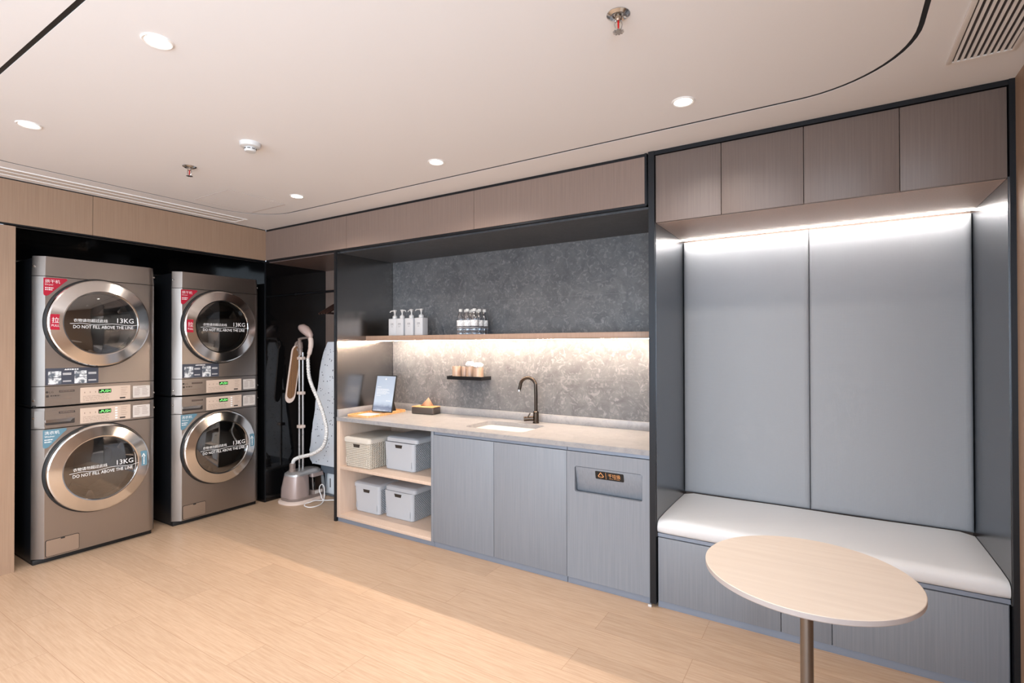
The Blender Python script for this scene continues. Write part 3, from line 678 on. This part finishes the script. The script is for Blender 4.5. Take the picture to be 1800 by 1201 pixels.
# little wall ledge with cups
t = thing('wall_ledge', 'small black metal ledge on the tiled wall holding cups', 'shelf', (1.84, .545, 1.12)); o_ = (1.84, .545, 1.12)
MB().box(1.676, 2.010, .475, DZ-.001, 1.120, 1.124).box(1.676, 2.010, .475, .478, 1.124, 1.147).box(1.676, 1.679, .478, DZ-.001, 1.124, 1.147).box(2.007, 2.010, .478, DZ-.001, 1.124, 1.147).build('tray', M_BLACK, t, o_)
M_CUP = mat('smoky_beige_acrylic', (196, 168, 148), .15, trans=.35)
M_FLUFF = noise_mat('white_tissue', (225, 220, 215), (250, 248, 245), 60, bump=.5, rough=.9)
def cup(x, y, r, h, label):
    t = thing('storage_cup', label, 'cup', (x, y, 1.1245), 0, 'cups on the black ledge')
    MB().lathe([(0, .0), (r, .0), (r, h), (r-.002, h), (r-.002, .004), (0, .004)], 32).build('cup_body', M_CUP, t); return t
cup(1.722, .545, .036, .098, 'smoky beige cup, leftmost on the black ledge')
cup(1.795, .555, .026, .095, 'narrow smoky beige cup, second from the left on the black ledge')
for x, y, r, h, l, q in ((1.855, .545, .030, .100, 'smoky beige cup with white wrappers on top, third on the black ledge', 1), (1.945, .530, .040, .093, 'smoky beige cup stuffed with white wrappers, rightmost on the black ledge', 2)):
    c = cup(x, y, r, h, l)
    mb = MB(); random.seed(q)
    for k in range(9):
        a = random.random()*6.28; rr = r*.55; px_, py_ = rr*math.cos(a), rr*math.sin(a)
        m4 = Matrix.Translation((px_*.8, py_*.8, h+.012)) @ Matrix.Rotation(a, 4, 'Z') @ Matrix.Rotation(.5+random.random()*.6, 4, 'Y')
        mb.box(-.016, .016, -.010, .010, -.028, .022, .004, mx=m4)
    p = mb.build('wrappers', M_FLUFF, c); tag(p, 'crumpled white wrappers')
# pump bottles
M_BOTTLE = mat('matte_white_bottle', (206, 207, 210), .45)
def pump(x, y, ang, label, dx=0, w_=.041):
    t = thing('pump_bottle', label, 'soap dispenser', (x, y, 1.4705), 0, 'white pump bottles on the floating shelf')
    MB().box(-w_, w_, -.034, .034, 0, .143, .005, 3).build('bottle', M_BOTTLE, t)
    MB().lathe([(.0, .143), (.019, .143), (.020, .146), (.020, .162), (.018, .166), (.010, .170), (.007, .175), (.0, .175)], 28).build('collar', M_PLASTIC, t)
    mx = Matrix.Rotation(ang, 4, 'Z')
    mb = MB().lathe([(.0055, .170), (.0055, .192), (.009, .196), (.011, .206), (.017, .212), (.017, .216), (.0, .218)], 20)
    pts = [mx @ Vector(p) for p in ((0, 0, .209), (.03, 0, .210), (.05, 0, .207), (.058, 0, .198))]
    mb.tube(pts, [.006, .005, .0045, .004], 10); mb.build('pump_head', M_PLASTIC, t)
    P = lambda a, b, d: Vector((a, -.034-d, b))
    MB().bars(P, -.014, .096, .028, .008, .0006).bars(P, -.017, .088, .034, .004, .0006).bars(P, -.010, .074, .020, .004, .0006).build('lettering', mat('grey_print', (130, 132, 136), .7), t, smooth=0, flip=False)
    return t
pump(1.160, .425, PI, 'white square pump bottle, leftmost of four on the floating shelf', w_=.042)
pump(1.248, .420, -.28, 'white square pump bottle, second from the left of four on the floating shelf')
pump(1.352, .420, PI-.28, 'white square pump bottle, third from the left of four on the floating shelf', w_=.044)
pump(1.462, .415, -PI/2-.2, 'white square pump bottle, rightmost of four on the floating shelf')
# water bottles
M_WATER = glassy('clear_bottle_water', (.86, .90, .95), .10, .06, .55)
M_LABEL = noise_mat('bottle_label', (205, 206, 208), (238, 238, 238), 60, lo=.5, hi=.52)
wb = thing('water_bottle', '', 'bottle', (2.025, .370, 1.4705), 0, 'pack of small water bottles on the floating shelf')
pr = [(0, 0), (.024, 0), (.029, .004), (.0295, .02), (.0280, .024), (.0295, .028), (.0295, .050), (.0280, .054), (.0295, .058), (.0295, .118), (.027, .132), (.018, .155), (.0125, .165), (.0115, .176), (0, .176)]
MB().lathe(pr, 24).build('bottle', M_WATER, wb)
MB().lathe([(.0302, .064), (.0302, .108)], 24).build('label', M_LABEL, wb)
MB().lathe([(.0135, .173), (.0140, .175), (.0140, .190), (.0125, .193), (0, .1935)], 24).build('cap', mat('white_cap', (215, 215, 213), .5), wb)
k = 0
rows = ['front', 'middle', 'rear']; cols = ['right', 'centre', 'left']
for r in range(3):
    for c in range(3):
        loc = (2.025-.064*c, .370+.064*r, 1.4705)
        lab = 'small clear water bottle with white label, %s row of the pack, %s one' % (rows[r], cols[c])
        if r == 0 and c == 0: wb['label'] = lab
        else: dup(wb, loc, lab)
mb = MB(); outl = rrect(2.025-.128-.031, 2.025+.031, .370-.031, .370+.128+.031, .03, 6)
mb.tube([(x, y, 1.4705+.052) for x, y in outl], .0012, 6, closed=True)
tag(mb.build('plastic_band', mat('clear_film_edge', (225, 225, 228), .2)), 'thin clear plastic wrap band around the pack of water bottles', 'wrapping')
# tissue box, tray, tablet
t = thing('tissue_box', 'dark grey tissue box with wooden lid on the countertop', 'tissue box', (1.425, .512, .8255), .10)
MB().box(-.108, .108, -.056, .056, 0, .056, .010, 3).build('box_body', mat('dark_taupe_lacquer', (74, 66, 62), .35), t)
M_TRAYW = noise_mat('tray_wood', (196, 140, 84), (232, 186, 132), 8, (1, 8, 1), .45)
MB().box(-.106, .106, -.054, .054, .0565, .062, .002).build('lid', M_TRAYW, t)
mb = MB(); a, b, c, d, e = [mb.bm.verts.new(p) for p in ((-.045, -.012, .0625), (.028, -.018, .0625), (.026, .0, .135), (.062, .018, .070), (-.02, .02, .0625))]
for f in ((a, b, c), (b, d, c), (a, c, e), (e, c, d)): mb.bm.faces.new(f)
o = mb.build('tissue', mat('unbleached_tissue', (222, 176, 142), .9), t)  # warm light put into the tissue's colour
md = o.modifiers.new('s', 'SOLIDIFY'); md.thickness = .0012
t = thing('wooden_tray', 'light bamboo serving tray on the left of the countertop', 'tray', (1.090, .295, .8255), .09)
mb = MB(); mb.prism(rrect(-.122, .122, -.235, .235, .04, 8), PZ(0), 0, .008); mb.build('tray_base', M_TRAYW, t)
mb = MB(); mb.prism(rrect(-.122, .122, -.235, .235, .04, 8), PZ(0), .008, .017, [rrect(-.108, .108, -.221, .221, .03, 8)]); mb.build('tray_rim', M_TRAYW, t)
tag(MB().box(-.07, .06, -.19, -.04, 0, .0012, mx=Matrix.Rotation(.15, 4, 'Z')).build('paper_sheet', M_WHITE), 'white paper sheet lying in the bamboo tray', 'paper').location = (1.095, .300, .8342)
# tablet stands leaning on a foot
t = thing('tablet_sign', 'upright black framed tablet sign standing on the bamboo tray', 'tablet', (1.141, .293, .8435), .07)
tilt = Matrix.Rotation(-math.atan2(.062, .295), 4, 'X')
def PT(a, b, d): return tilt @ Vector((a, -d, b))
MB().prism(rrect(-.108, .108, 0, .305, .006, 4), PT, -.006, .002, bevel=.0008).build('frame', M_RUBBER, t)
scn = newmat('sign_screen'); mS, ntS, bS = scn
tcS = ntS.nodes.new('ShaderNodeTexCoord'); spS = ntS.nodes.new('ShaderNodeSeparateXYZ'); nS = ntS.nodes.new('ShaderNodeTexNoise'); nS.inputs['Scale'].default_value = 22
mdS = ntS.nodes.new('ShaderNodeMath'); mdS.operation = 'MULTIPLY_ADD'; mdS.inputs[1].default_value = .03; rS = ntS.nodes.new('ShaderNodeValToRGB')
e = rS.color_ramp.elements; e[0].position = .02; e[0].color = (*lin((176, 186, 198)), 1); e[1].position = .30; e[1].color = (*lin((156, 168, 184)), 1)
for p_, c_ in ((.035, (110, 120, 140)), (.055, (96, 106, 128)), (.075, (150, 162, 180)), (.10, (166, 178, 192))):
    q = e.new(p_); q.color = (*lin(c_), 1)
ntS.links.new(tcS.outputs['Object'], spS.inputs[0]); ntS.links.new(tcS.outputs['Object'], nS.inputs['Vector']); ntS.links.new(nS.outputs['Fac'], mdS.inputs[0]); ntS.links.new(spS.outputs[2], mdS.inputs[2]); ntS.links.new(mdS.outputs[0], rS.inputs[0])
ntS.links.new(rS.outputs[0], bS.inputs['Base Color']); bS.inputs['Roughness'].default_value = .15
ntS.links.new(rS.outputs[0], bS.inputs['Emission Color']); bS.inputs['Emission Strength'].default_value = .25
MB().prism(rrect(-.099, .099, .008, .297, .002, 2), PT, .002, .0028).build('screen', mS, t)
mb = MB()
for b, a0, a1 in ((.205, -.082, -.040), (.187, -.082, .045), (.178, -.082, .050), (.168, -.082, .030), (.158, -.082, .055), (.148, -.082, .020), (.133, -.082, -.035), (.092, .030, .075)):
    x = a0
    while x < a1: l = random.uniform(.006, .02); mb.quad(PT, x, min(x+l, a1), b, b+.003, .0032); x += l+.002
mb.prism(circ(.0, .272, .007, 14), PT, .0029, .0032)
mb.build('lettering', M_WHITE, t, smooth=0, flip=False)
MB().hexa([(-.04, .02, 0), (.04, .02, 0), (.04, .13, 0), (-.04, .13, 0), (-.04, .052, .20), (.04, .052, .20), (.04, .058, .20), (-.04, .058, .20)]).build('stand_leg', M_RUBBER, t)
# ------------------------------------------------------------------ storage bins
def storage_bin(x0, x1, y0, z0, h, label, woven_front, sx=0, rzl=0, lift=0, M_W=M_BINW, M_F=M_BIN):
    w_ = x1-x0; dpt = .375; cx = (x0+x1)/2
    t = thing('storage_bin', label, 'storage bin', (cx, y0+dpt/2, z0+.0008), 0, 'plastic bins in the open cabinet')
    hw, hd = w_/2, dpt/2; tp = .007; mb = MB(); rings = []
    for z, ins in ((0, tp+.006), (.006, tp), (h-.035, 0), (h-.035, .006)):
        rings.append([mb.bm.verts.new((x, y, z)) for x, y in rrect(-hw+ins, hw-ins, -hd+ins, hd-ins, .028, 6)])
    for A, B in zip(rings, rings[1:]):
        for i in range(len(A)): mb.bm.faces.new((A[i], A[(i+1) % len(A)], B[(i+1) % len(A)], B[i]))
    mb.bm.faces.new(rings[0][::-1]); mb.bm.faces.new(rings[-1])
    bmesh.ops.recalc_face_normals(mb.bm, faces=mb.bm.faces)
    for f in mb.bm.faces:
        c = f.calc_center_median()
        f.material_index = 1 if (f.normal.y < -.8 and not woven_front) or abs(f.normal.z) > .7 else 0
        if abs(f.normal.x) < .98 and abs(f.normal.y) < .98 and not woven_front: f.material_index = 1
    mb.build('basket', [M_W, M_F], t)
    mb = MB(); rings = []
    for z, ins in ((h-.038+lift, -.004), (h-.012+lift, -.004), (h-.004+lift, .004), (h+lift, .016)):
        rings.append([mb.bm.verts.new((x, y, z)) for x, y in rrect(-hw+ins, hw-ins, -hd+ins, hd-ins, .026, 6)])
    for A, B in zip(rings, rings[1:]):
        for i in range(len(A)): mb.bm.faces.new((A[i], A[(i+1) % len(A)], B[(i+1) % len(A)], B[i]))
    mb.bm.faces.new(rings[0][::-1]); mb.bm.faces.new(rings[-1])
    lid = mb.build('lid', M_F, t); lid.location = (sx, 0, 0); lid.rotation_euler = (0, 0, rzl)
    P = PY(-hd+.002)
    MB().prism([(-.038, h-.052), (-.030, h-.076), (.030, h-.076), (.038, h-.052)], P, .0, .0022).build('handle_opening', M_HOLE, t)
    mb = MB()
    for a in (-hw+.03, hw-.03):
        mb.prism(rrect(a-.003, a+.003, .03, .075, .002, 2), P, 0, .003)
    mb.build('corner_clip', M_F, t)
    return t
storage_bin(1.008, 1.296, .018, .441, .236, 'beige woven lidded bin, upper left in the open cabinet', True, M_W=M_BINB, M_F=mat('beige_plastic', (208, 202, 192), .45))
storage_bin(1.336, 1.650, .125, .441, .246, 'grey lidded bin with woven side and shifted lid, upper right in the open cabinet', False, .030, 0, .010)
storage_bin(.992, 1.276, .135, .058, .238, 'grey lidded bin, lower left in the open cabinet', False)
storage_bin(1.306, 1.611, .152, .058, .246, 'grey lidded bin with woven side and shifted lid, lower right in the open cabinet', False, .024, 0, .008)
# ------------------------------------------------------------------ bench bay
t = thing('overhead_cabinet', 'brown four door overhead cabinet above the bench with a light strip', 'cabinet', (4.18, .3, 2.04)); o_ = (4.18, .3, 2.04)
MB().box(3.488, 4.867, .022, .59, 2.052, 2.395).build('carcass', M_UPPER, t, o_)
for a, b in ((3.488, 3.8145), (3.8175, 4.1725), (4.1755, 4.5285), (4.5315, 4.867)): MB().box(a, b, 0, .02, 2.041, 2.398, .001).build('door', M_UPPER, t, o_)
MB().box(3.488, 4.867, .022, .538, 2.040, 2.051).build('underside_panel', laminate('underside_laminate', (176, 152, 138), (196, 170, 154)), t, o_)
MB().box(3.488, 4.867, .540, .556, 2.036, 2.046).build('led_strip', M_LEDC, t, o_)
def cushion_panel(x0, x1, label):
    mb = MB(); nx, nz = 22, 30; z0, z1 = .468, 2.034; P = []
    for k in range(nz+1):
        row = []
        for i in range(nx+1):
            u, v = i/nx, k/nz
            uu = .5-.5*math.cos(PI*u); vv = .5-.5*math.cos(PI*v)
            e_ = min(1, min(uu, 1-uu)/.02)**.5 * min(1, min(vv, 1-vv)/.012)**.5
            row.append(mb.bm.verts.new((x0+(x1-x0)*uu, .604-.012*e_, z0+(z1-z0)*vv)))
        P.append(row)
    for k in range(nz):
        for i in range(nx): mb.bm.faces.new((P[k][i], P[k][i+1], P[k+1][i+1], P[k+1][i]))
    bd = [P[0][i] for i in range(nx+1)]+[P[k][nx] for k in range(1, nz+1)]+[P[nz][i] for i in range(nx-1, -1, -1)]+[P[k][0] for k in range(nz-1, 0, -1)]
    bk = [mb.bm.verts.new((v.co.x, .638, v.co.z)) for v in bd]
    for i in range(len(bd)): j = (i+1) % len(bd); mb.bm.faces.new((bd[i], bd[j], bk[j], bk[i]))
    mb.bm.faces.new(bk)
    tag(mb.build('backrest_panel', M_LEATHER, smooth=60), label, 'backrest', 'padded backrest panels above the bench')
cushion_panel(3.489, 4.1725, 'tall padded grey leather backrest panel, left one above the bench')
cushion_panel(4.1755, 4.866, 'tall padded grey leather backrest panel, right one above the bench')
t = thing('bench_base', 'grey laminate bench base under the seat cushion', 'bench', (4.18, .3, 0)); o_ = (4.18, .3, 0)
MB().box(3.490, 4.866, .022, .59, .036, .392).build('carcass', M_LOWER, t, o_)
for a, b in ((3.493, 4.0685), (4.0715, 4.2725), (4.2755, 4.859)): MB().box(a, b, 0, .02, .038, .370, .001).build('door', M_LOWER, t, o_)
MB().box(3.490, 4.866, .010, .03, .0, .035).build('kick_board', M_KICK, t, o_)
MB().box(3.490, 4.866, .006, .022, .374, .392).build('apron', M_KICK, t, o_)
mb = MB(); yy = [-.004, .0, .006, .016, .04, .12, .3, .5, .570]
zs = [(.396, 0)]
prof = [(.012, .3935), (.0, .397), (-.006, .41), (-.006, .440), (.0, .455), (.014, .465), (.04, .469), (.15, .471), (.35, .470), (.5915, .466), (.5915, .3935)]
A = None
xs = [3.489+(4.866-3.489)*i/24 for i in range(25)]; rows_ = []
for i, x in enumerate(xs):
    e_ = min(i, 24-i); dz = (-.012 if e_ == 0 else 0); dy = (.006 if e_ == 0 else 0)
    rows_.append([mb.bm.verts.new((x, y+(dy if y < .02 else 0), z+(dz if z > .43 else 0)+.0012*math.sin(x*9+y*5)*(z > .46))) for y, z in prof])
for Ra, Rb in zip(rows_, rows_[1:]):
    for k in range(len(prof)): j = (k+1) % len(prof); mb.bm.faces.new((Ra[k], Ra[j], Rb[j], Rb[k]))
mb.bm.faces.new(rows_[0]); mb.bm.faces.new(rows_[-1][::-1])
tag(mb.build('seat_cushion', M_SEAT, smooth=50), 'long pale grey leather seat cushion on the bench', 'cushion')
# ------------------------------------------------------------------ round table
t = thing('round_table', 'round pale wood table on a steel pole in front of the bench', 'table', (4.212, -.966, 0))
MB().lathe([(0, .72), (.2785, .72), (.2800, .7188)], 96).build('tabletop', M_TABLE, t)
MB().lathe([(.2800, .7188), (.2800, .706), (.277, .703), (0, .703)], 96).build('table_edge', M_TEDGE, t)
MB().lathe([(.0175, .012), (.0175, .703)], 32).build('pole', M_POLE, t)
MB().lathe([(.06, .703), (.06, .699), (.0176, .699)], 32).build('mounting_plate', M_BLACK, t)
MB().lathe([(0, .014), (.04, .014), (.05, .010), (.200, .008), (.205, .004), (.205, 0), (0, 0)], 64).build('foot', M_POLE, t)
# ------------------------------------------------------------------ steamer niche
tag(MB().tube([(.0, .30, 1.874), (.921, .30, 1.874)], .011, 16).build('hanging_rail', M_BLACK), 'black hanging rail across the niche above the garment steamer', 'rail')
def hanger(x, label):
    t = thing('coat_hanger', label, 'hanger', (x, .30, 1.874), 0, 'wooden hangers on the black rail')
    MB().tube(catmull([(0, .010, -.012), (0, .014, .004), (0, 0, .0135), (0, -.014, .002), (0, -.006, -.04), (0, 0, -.075), (0, 0, -.10)], 6), .0018, 8).build('hook', M_CHROME, t)
    pts = catmull([(0, -.200, -.215), (0, -.12, -.170), (0, -.04, -.125), (0, 0, -.112), (0, .04, -.125), (0, .12, -.170), (0, .200, -.215)], 6)
    MB().tube(pts, .009, 10).tube([(0, -.18, -.208), (0, .18, -.208)], .005, 8).build('shoulder_bar', M_HGR, t)
    return t
M_HGR = mat('dark_hanger_wood', (40, 24, 20), .4)
h1 = hanger(.60, 'dark wooden coat hanger, leftmost on the black rail')
for i, x in enumerate((.635, .67, .70)):
    dup(h1, (x, .30, 1.874), 'dark wooden coat hanger, %s from the left on the black rail' % ('second', 'third', 'fourth')[i])
# ironing board standing on end
def dots_mat():
    m, nt, b = newmat('dotted_cotton'); L = nt.links.new
    tc = nt.nodes.new('ShaderNodeTexCoord'); v = nt.nodes.new('ShaderNodeTexVoronoi'); v.inputs['Scale'].default_value = 30
    mp = nt.nodes.new('ShaderNodeMapping'); mp.inputs['Scale'].default_value = (1, .05, 1)
    r = nt.nodes.new('ShaderNodeValToRGB'); r.color_ramp.interpolation = 'CONSTANT'
    r.color_ramp.elements[0].color = (*lin((70, 78, 92)), 1); r.color_ramp.elements[1].position = .17; r.color_ramp.elements[1].color = (*lin((212, 218, 226)), 1)
    L(tc.outputs['Object'], mp.inputs[0]); L(mp.outputs[0], v.inputs['Vector']); L(v.outputs['Distance'], r.inputs[0]); L(r.outputs[0], b.inputs['Base Color'])
    b.inputs['Roughness'].default_value = .8
    return m
t = thing('ironing_board', 'folded ironing board with dotted pale cover standing in the niche', 'ironing board', (.37, .40, 0))
pl = []
zt, zb = 1.425, .295
def hw_(z):
    u = (zt-z)/(zt-zb)
    return (.085+.150*u**.75)
L_, R_ = [], []
for i in range(25):
    u = 1-(1-i/24)**2; z = zt-(zt-zb)*u; cxx = .075-.09*u; w_ = hw_(z)
    if u > .93: w_ -= .07*((u-.93)/.07)**2
    if u < .04: w_ -= .03*((.04-u)/.04)
    wob = .004*math.sin(i*1.7)
    L_.append((cxx-w_+wob, z)); R_.append((cxx+w_+wob, z))
poly = L_+R_[::-1]
mb = MB(); mb.prism(poly, PY(-.02), 0, .03, bevel=.008, seg=3)
mb.build('padded_cover', dots_mat(), t)
mb = MB()
for s in (-1, 1):
    mb.tube(catmull([(.03+s*.06, .022, 1.2), (.02+s*.08, .022, .5), (.02+s*.14, .022, .012)], 6), .008, 10)
mb.tube([(-.12, .022, .012), (.16, .022, .012)], .009, 10)
mb.build('folding_leg', mat('grey_tube', (120, 126, 134), .4, .5), t)
MB().box(-.13, .17, -.004, .012, .215, .31, .004).build('iron_rest', mat('slate_plastic', (96, 106, 118), .5), t)
t = thing('slotted_box', 'white plastic box with a dark vertical slot on the floor behind the steamer', 'box', (.325, .522, 0))
MB().box(-.105, .085, -.075, .075, .0, .205, .012, 3).build('box_body', mat('white_box_plastic', (232, 236, 240), .45), t)
MB().prism(rrect(-.020, -.010, .07, .155, .004, 3), PY(-.075), .0, .0015).build('slot', M_INK, t)
# garment steamer
M_ROSE = mat('rose_grey_plastic', (166, 148, 143), .32, .15)
M_ROSED = mat('taupe_plastic', (132, 118, 112), .4, .1)
M_ROSEL = mat('pale_pink_plastic', (214, 196, 186), .45)
M_SILV = mat('silver_plastic', (176, 174, 174), .28, .5)
t = thing('garment_steamer', 'rose grey upright garment steamer standing in the corner niche', 'garment steamer', (.185, .235, 0))
def ring_stack(name, m, lv, parent, rf=.5, seg=10):
    mb = MB(); rs = []
    for z, x0, x1, y0, y1 in lv:
        r = min((x1-x0), (y1-y0))*rf; rs.append([mb.bm.verts.new((x, y, z)) for x, y in rrect(x0, x1, y0, y1, r*.98, seg)])
    for A, B in zip(rs, rs[1:]):
        for i in range(len(A)): mb.bm.faces.new((A[i], A[(i+1) % len(A)], B[(i+1) % len(A)], B[i]))
    mb.bm.faces.new(rs[0][::-1]); mb.bm.faces.new(rs[-1]); return mb.build(name, m, parent, smooth=40)
ring_stack('foot_plate', M_ROSEL, [(0, -.145, .165, -.205, .20), (.010, -.145, .165, -.205, .20), (.022, -.13, .15, -.19, .19)], t, .45)
ring_stack('body_skirt', M_ROSED, [(.022, -.115, .125, -.175, .175), (.045, -.118, .128, -.178, .178), (.05, -.112, .122, -.172, .172)], t, .42)
ring_stack('body', M_ROSE, [(.045, -.112, .122, -.172, .03), (.12, -.110, .120, -.170, .03), (.235, -.090, .102, -.150, .03)], t, .40)
ring_stack('top_deck', M_SILV, [(.235, -.094, .106, -.154, .168), (.250, -.092, .104, -.150, .165), (.264, -.075, .086, -.130, .150), (.268, -.05, .06, -.10, .13)], t, .42)
ring_stack('water_tank', glassy('tank_smoke', (.35, .38, .42), .18), [(.085, -.085, .115, .032, .168), (.20, -.085, .108, .032, .160)], t, .15)
ring_stack('tank_base', M_ROSED, [(.045, -.11, .120, .03, .172), (.084, -.11, .120, .03, .172)], t, .15)
ring_stack('tank_lid', M_ROSE, [(.201, -.092, .108, .03, .165), (.234, -.090, .103, .03, .160)], t, .2)
MB().quad(lambda a, b, d: Vector((.121+d, a, b)), .045, .085, .050, .078, .001).build('rating_label', M_LGREY, t, smooth=0, flip=False)
MB().lathe([(.030, .262), (.030, .285), (.026, .29), (.026, .335), (.022, .34), (.0, .34)], 24, (.0, -.095, 0)).build('hose_socket', M_ROSED, t)
for dx, nm in ((-.050, 'pole'), (-.020, 'pole')): MB().tube([(dx, .01+(dx+.05)*.5, .26), (dx, .01+(dx+.05)*.5, 1.33)], .0085, 12).build('pole', M_SILV, t)
for z in (1.275, .957, .651): MB().box(-.066, -.004, -.008, .042, z-.014, z+.014, .005).build('pole_clip', M_ROSEL, t)
# top holder with hook
mb = MB().tube(catmull([(-.035, .012, 1.30), (-.035, .010, 1.36), (-.030, .0, 1.42), (-.02, -.01, 1.455)], 6), [.020]*7+[.024]*6+[.016]*6, 14)
mb.tube(catmull([(-.02, -.01, 1.452), (.03, -.012, 1.458), (.10, -.015, 1.462), (.135, -.015, 1.45)], 5), .011, 12)
mb.tube(catmull([(-.035, .01, 1.33), (-.075, -.005, 1.37), (-.07, -.01, 1.41), (-.035, 0, 1.43)], 6), .012, 10)
mb.build('head_holder', M_ROSED, t)
hd = MB()
hd.tube(catmull([(.135, -.015, 1.475), (.155, -.02, 1.42), (.150, -.025, 1.35), (.125, -.03, 1.275)], 8), [.016]*4+[.022]*10+[.019]*6+[.013]*5, 16)
hd.build('head_handle', M_ROSEL, t)
mb = MB(); rs = []
hdp = [(-.015, 1.552, .012), (.005, 1.558, .030), (.035, 1.553, .040), (.075, 1.535, .042), (.11, 1.510, .036), (.140, 1.485, .026), (.150, 1.468, .014)]
mb.tube([(a, -.015, b-.006) for a, b, r in hdp], [r for a, b, r in hdp], 20)
hdm = mb.build('steam_head', mat('rose_lacquer', (182, 160, 153), .25), t)
# hose: pale ribbed
HP = [(.125, -.03, 1.275), (.160, -.045, 1.127), (.234, -.065, 1.031), (.358, -.095, .916), (.458, -.115, .78), (.512, -.135, .668), (.469, -.135, .545), (.322, -.125, .465), (.141, -.105, .416), (.031, -.095, .377), (.0, -.095, .335)]
cp = catmull(HP, 22); rr = [.0145+.0022*math.sin(i*1.9) for i in range(len(cp))]
MB().tube(cp, rr, 12).build('steam_hose', noise_mat('hose_braid', (150, 150, 152), (234, 233, 231), 130, lo=.40, hi=.46, rough=.6), t)
# ironing paddle clipped to the pole
mb = MB(); pad = rrect(-.068, .072, .87, 1.40, .068, 10)
rot = Matrix.Translation((-.075, -.035, 0)) @ Matrix.Rotation(-.10, 4, 'X') @ Matrix.Rotation(-.12, 4, 'Z')
PP = lambda a, b, d: Matrix.Translation((-.075, -.030, 0)) @ (Matrix.Rotation(-.35, 4, 'Z') @ Vector((d, a*.62+(b-1.40)*.13+.03, b)))
mb.prism(pad, PP, -.012, .0, bevel=.003); pd = mb.build('ironing_paddle', M_ROSEL, t)
pad2 = rrect(-.050, .054, .91, 1.385, .05, 10)
MB().prism(pad2, PP, .0005, .006).build('mesh_pad', weave('brown_mesh', (150, 106, 66), 330, .002, .7, True, .8, (66, 44, 28)), pd)
MB().prism(rrect(.001, .0425, .052, .0775, .001, 2), lambda a, b, d: Vector((.1225+d, a+.085, b)), 0, .0006).build('logo_label', M_LGREY, t)
# power cord looping on the floor
CP = [(.66, .42, .006), (.538, .385, .006), (.421, .294, .006), (.356, .254, .010), (.300, .21, .010), (.335, .150, .006), (.40, .105, .006), (.475, .100, .006), (.500, .166, .006), (.470, .240, .014), (.440, .28, .06), (.410, .30, .118), (.375, .31, .138), (.345, .31, .125), (.338, .305, .09), (.365, .30, .05), (.42, .285, .014), (.50, .33, .012), (.62, .385, .006), (.72, .40, .006)]
CP[3:6] = [(.370, .235, .012), (.3655, .190, .008), (.3600, .150, .006)]
tag(MB().tube(catmull(CP, 10), .0042, 8).build('power_cord', M_WHITE), 'white power cord looped on the floor in front of the steamer', 'cord')
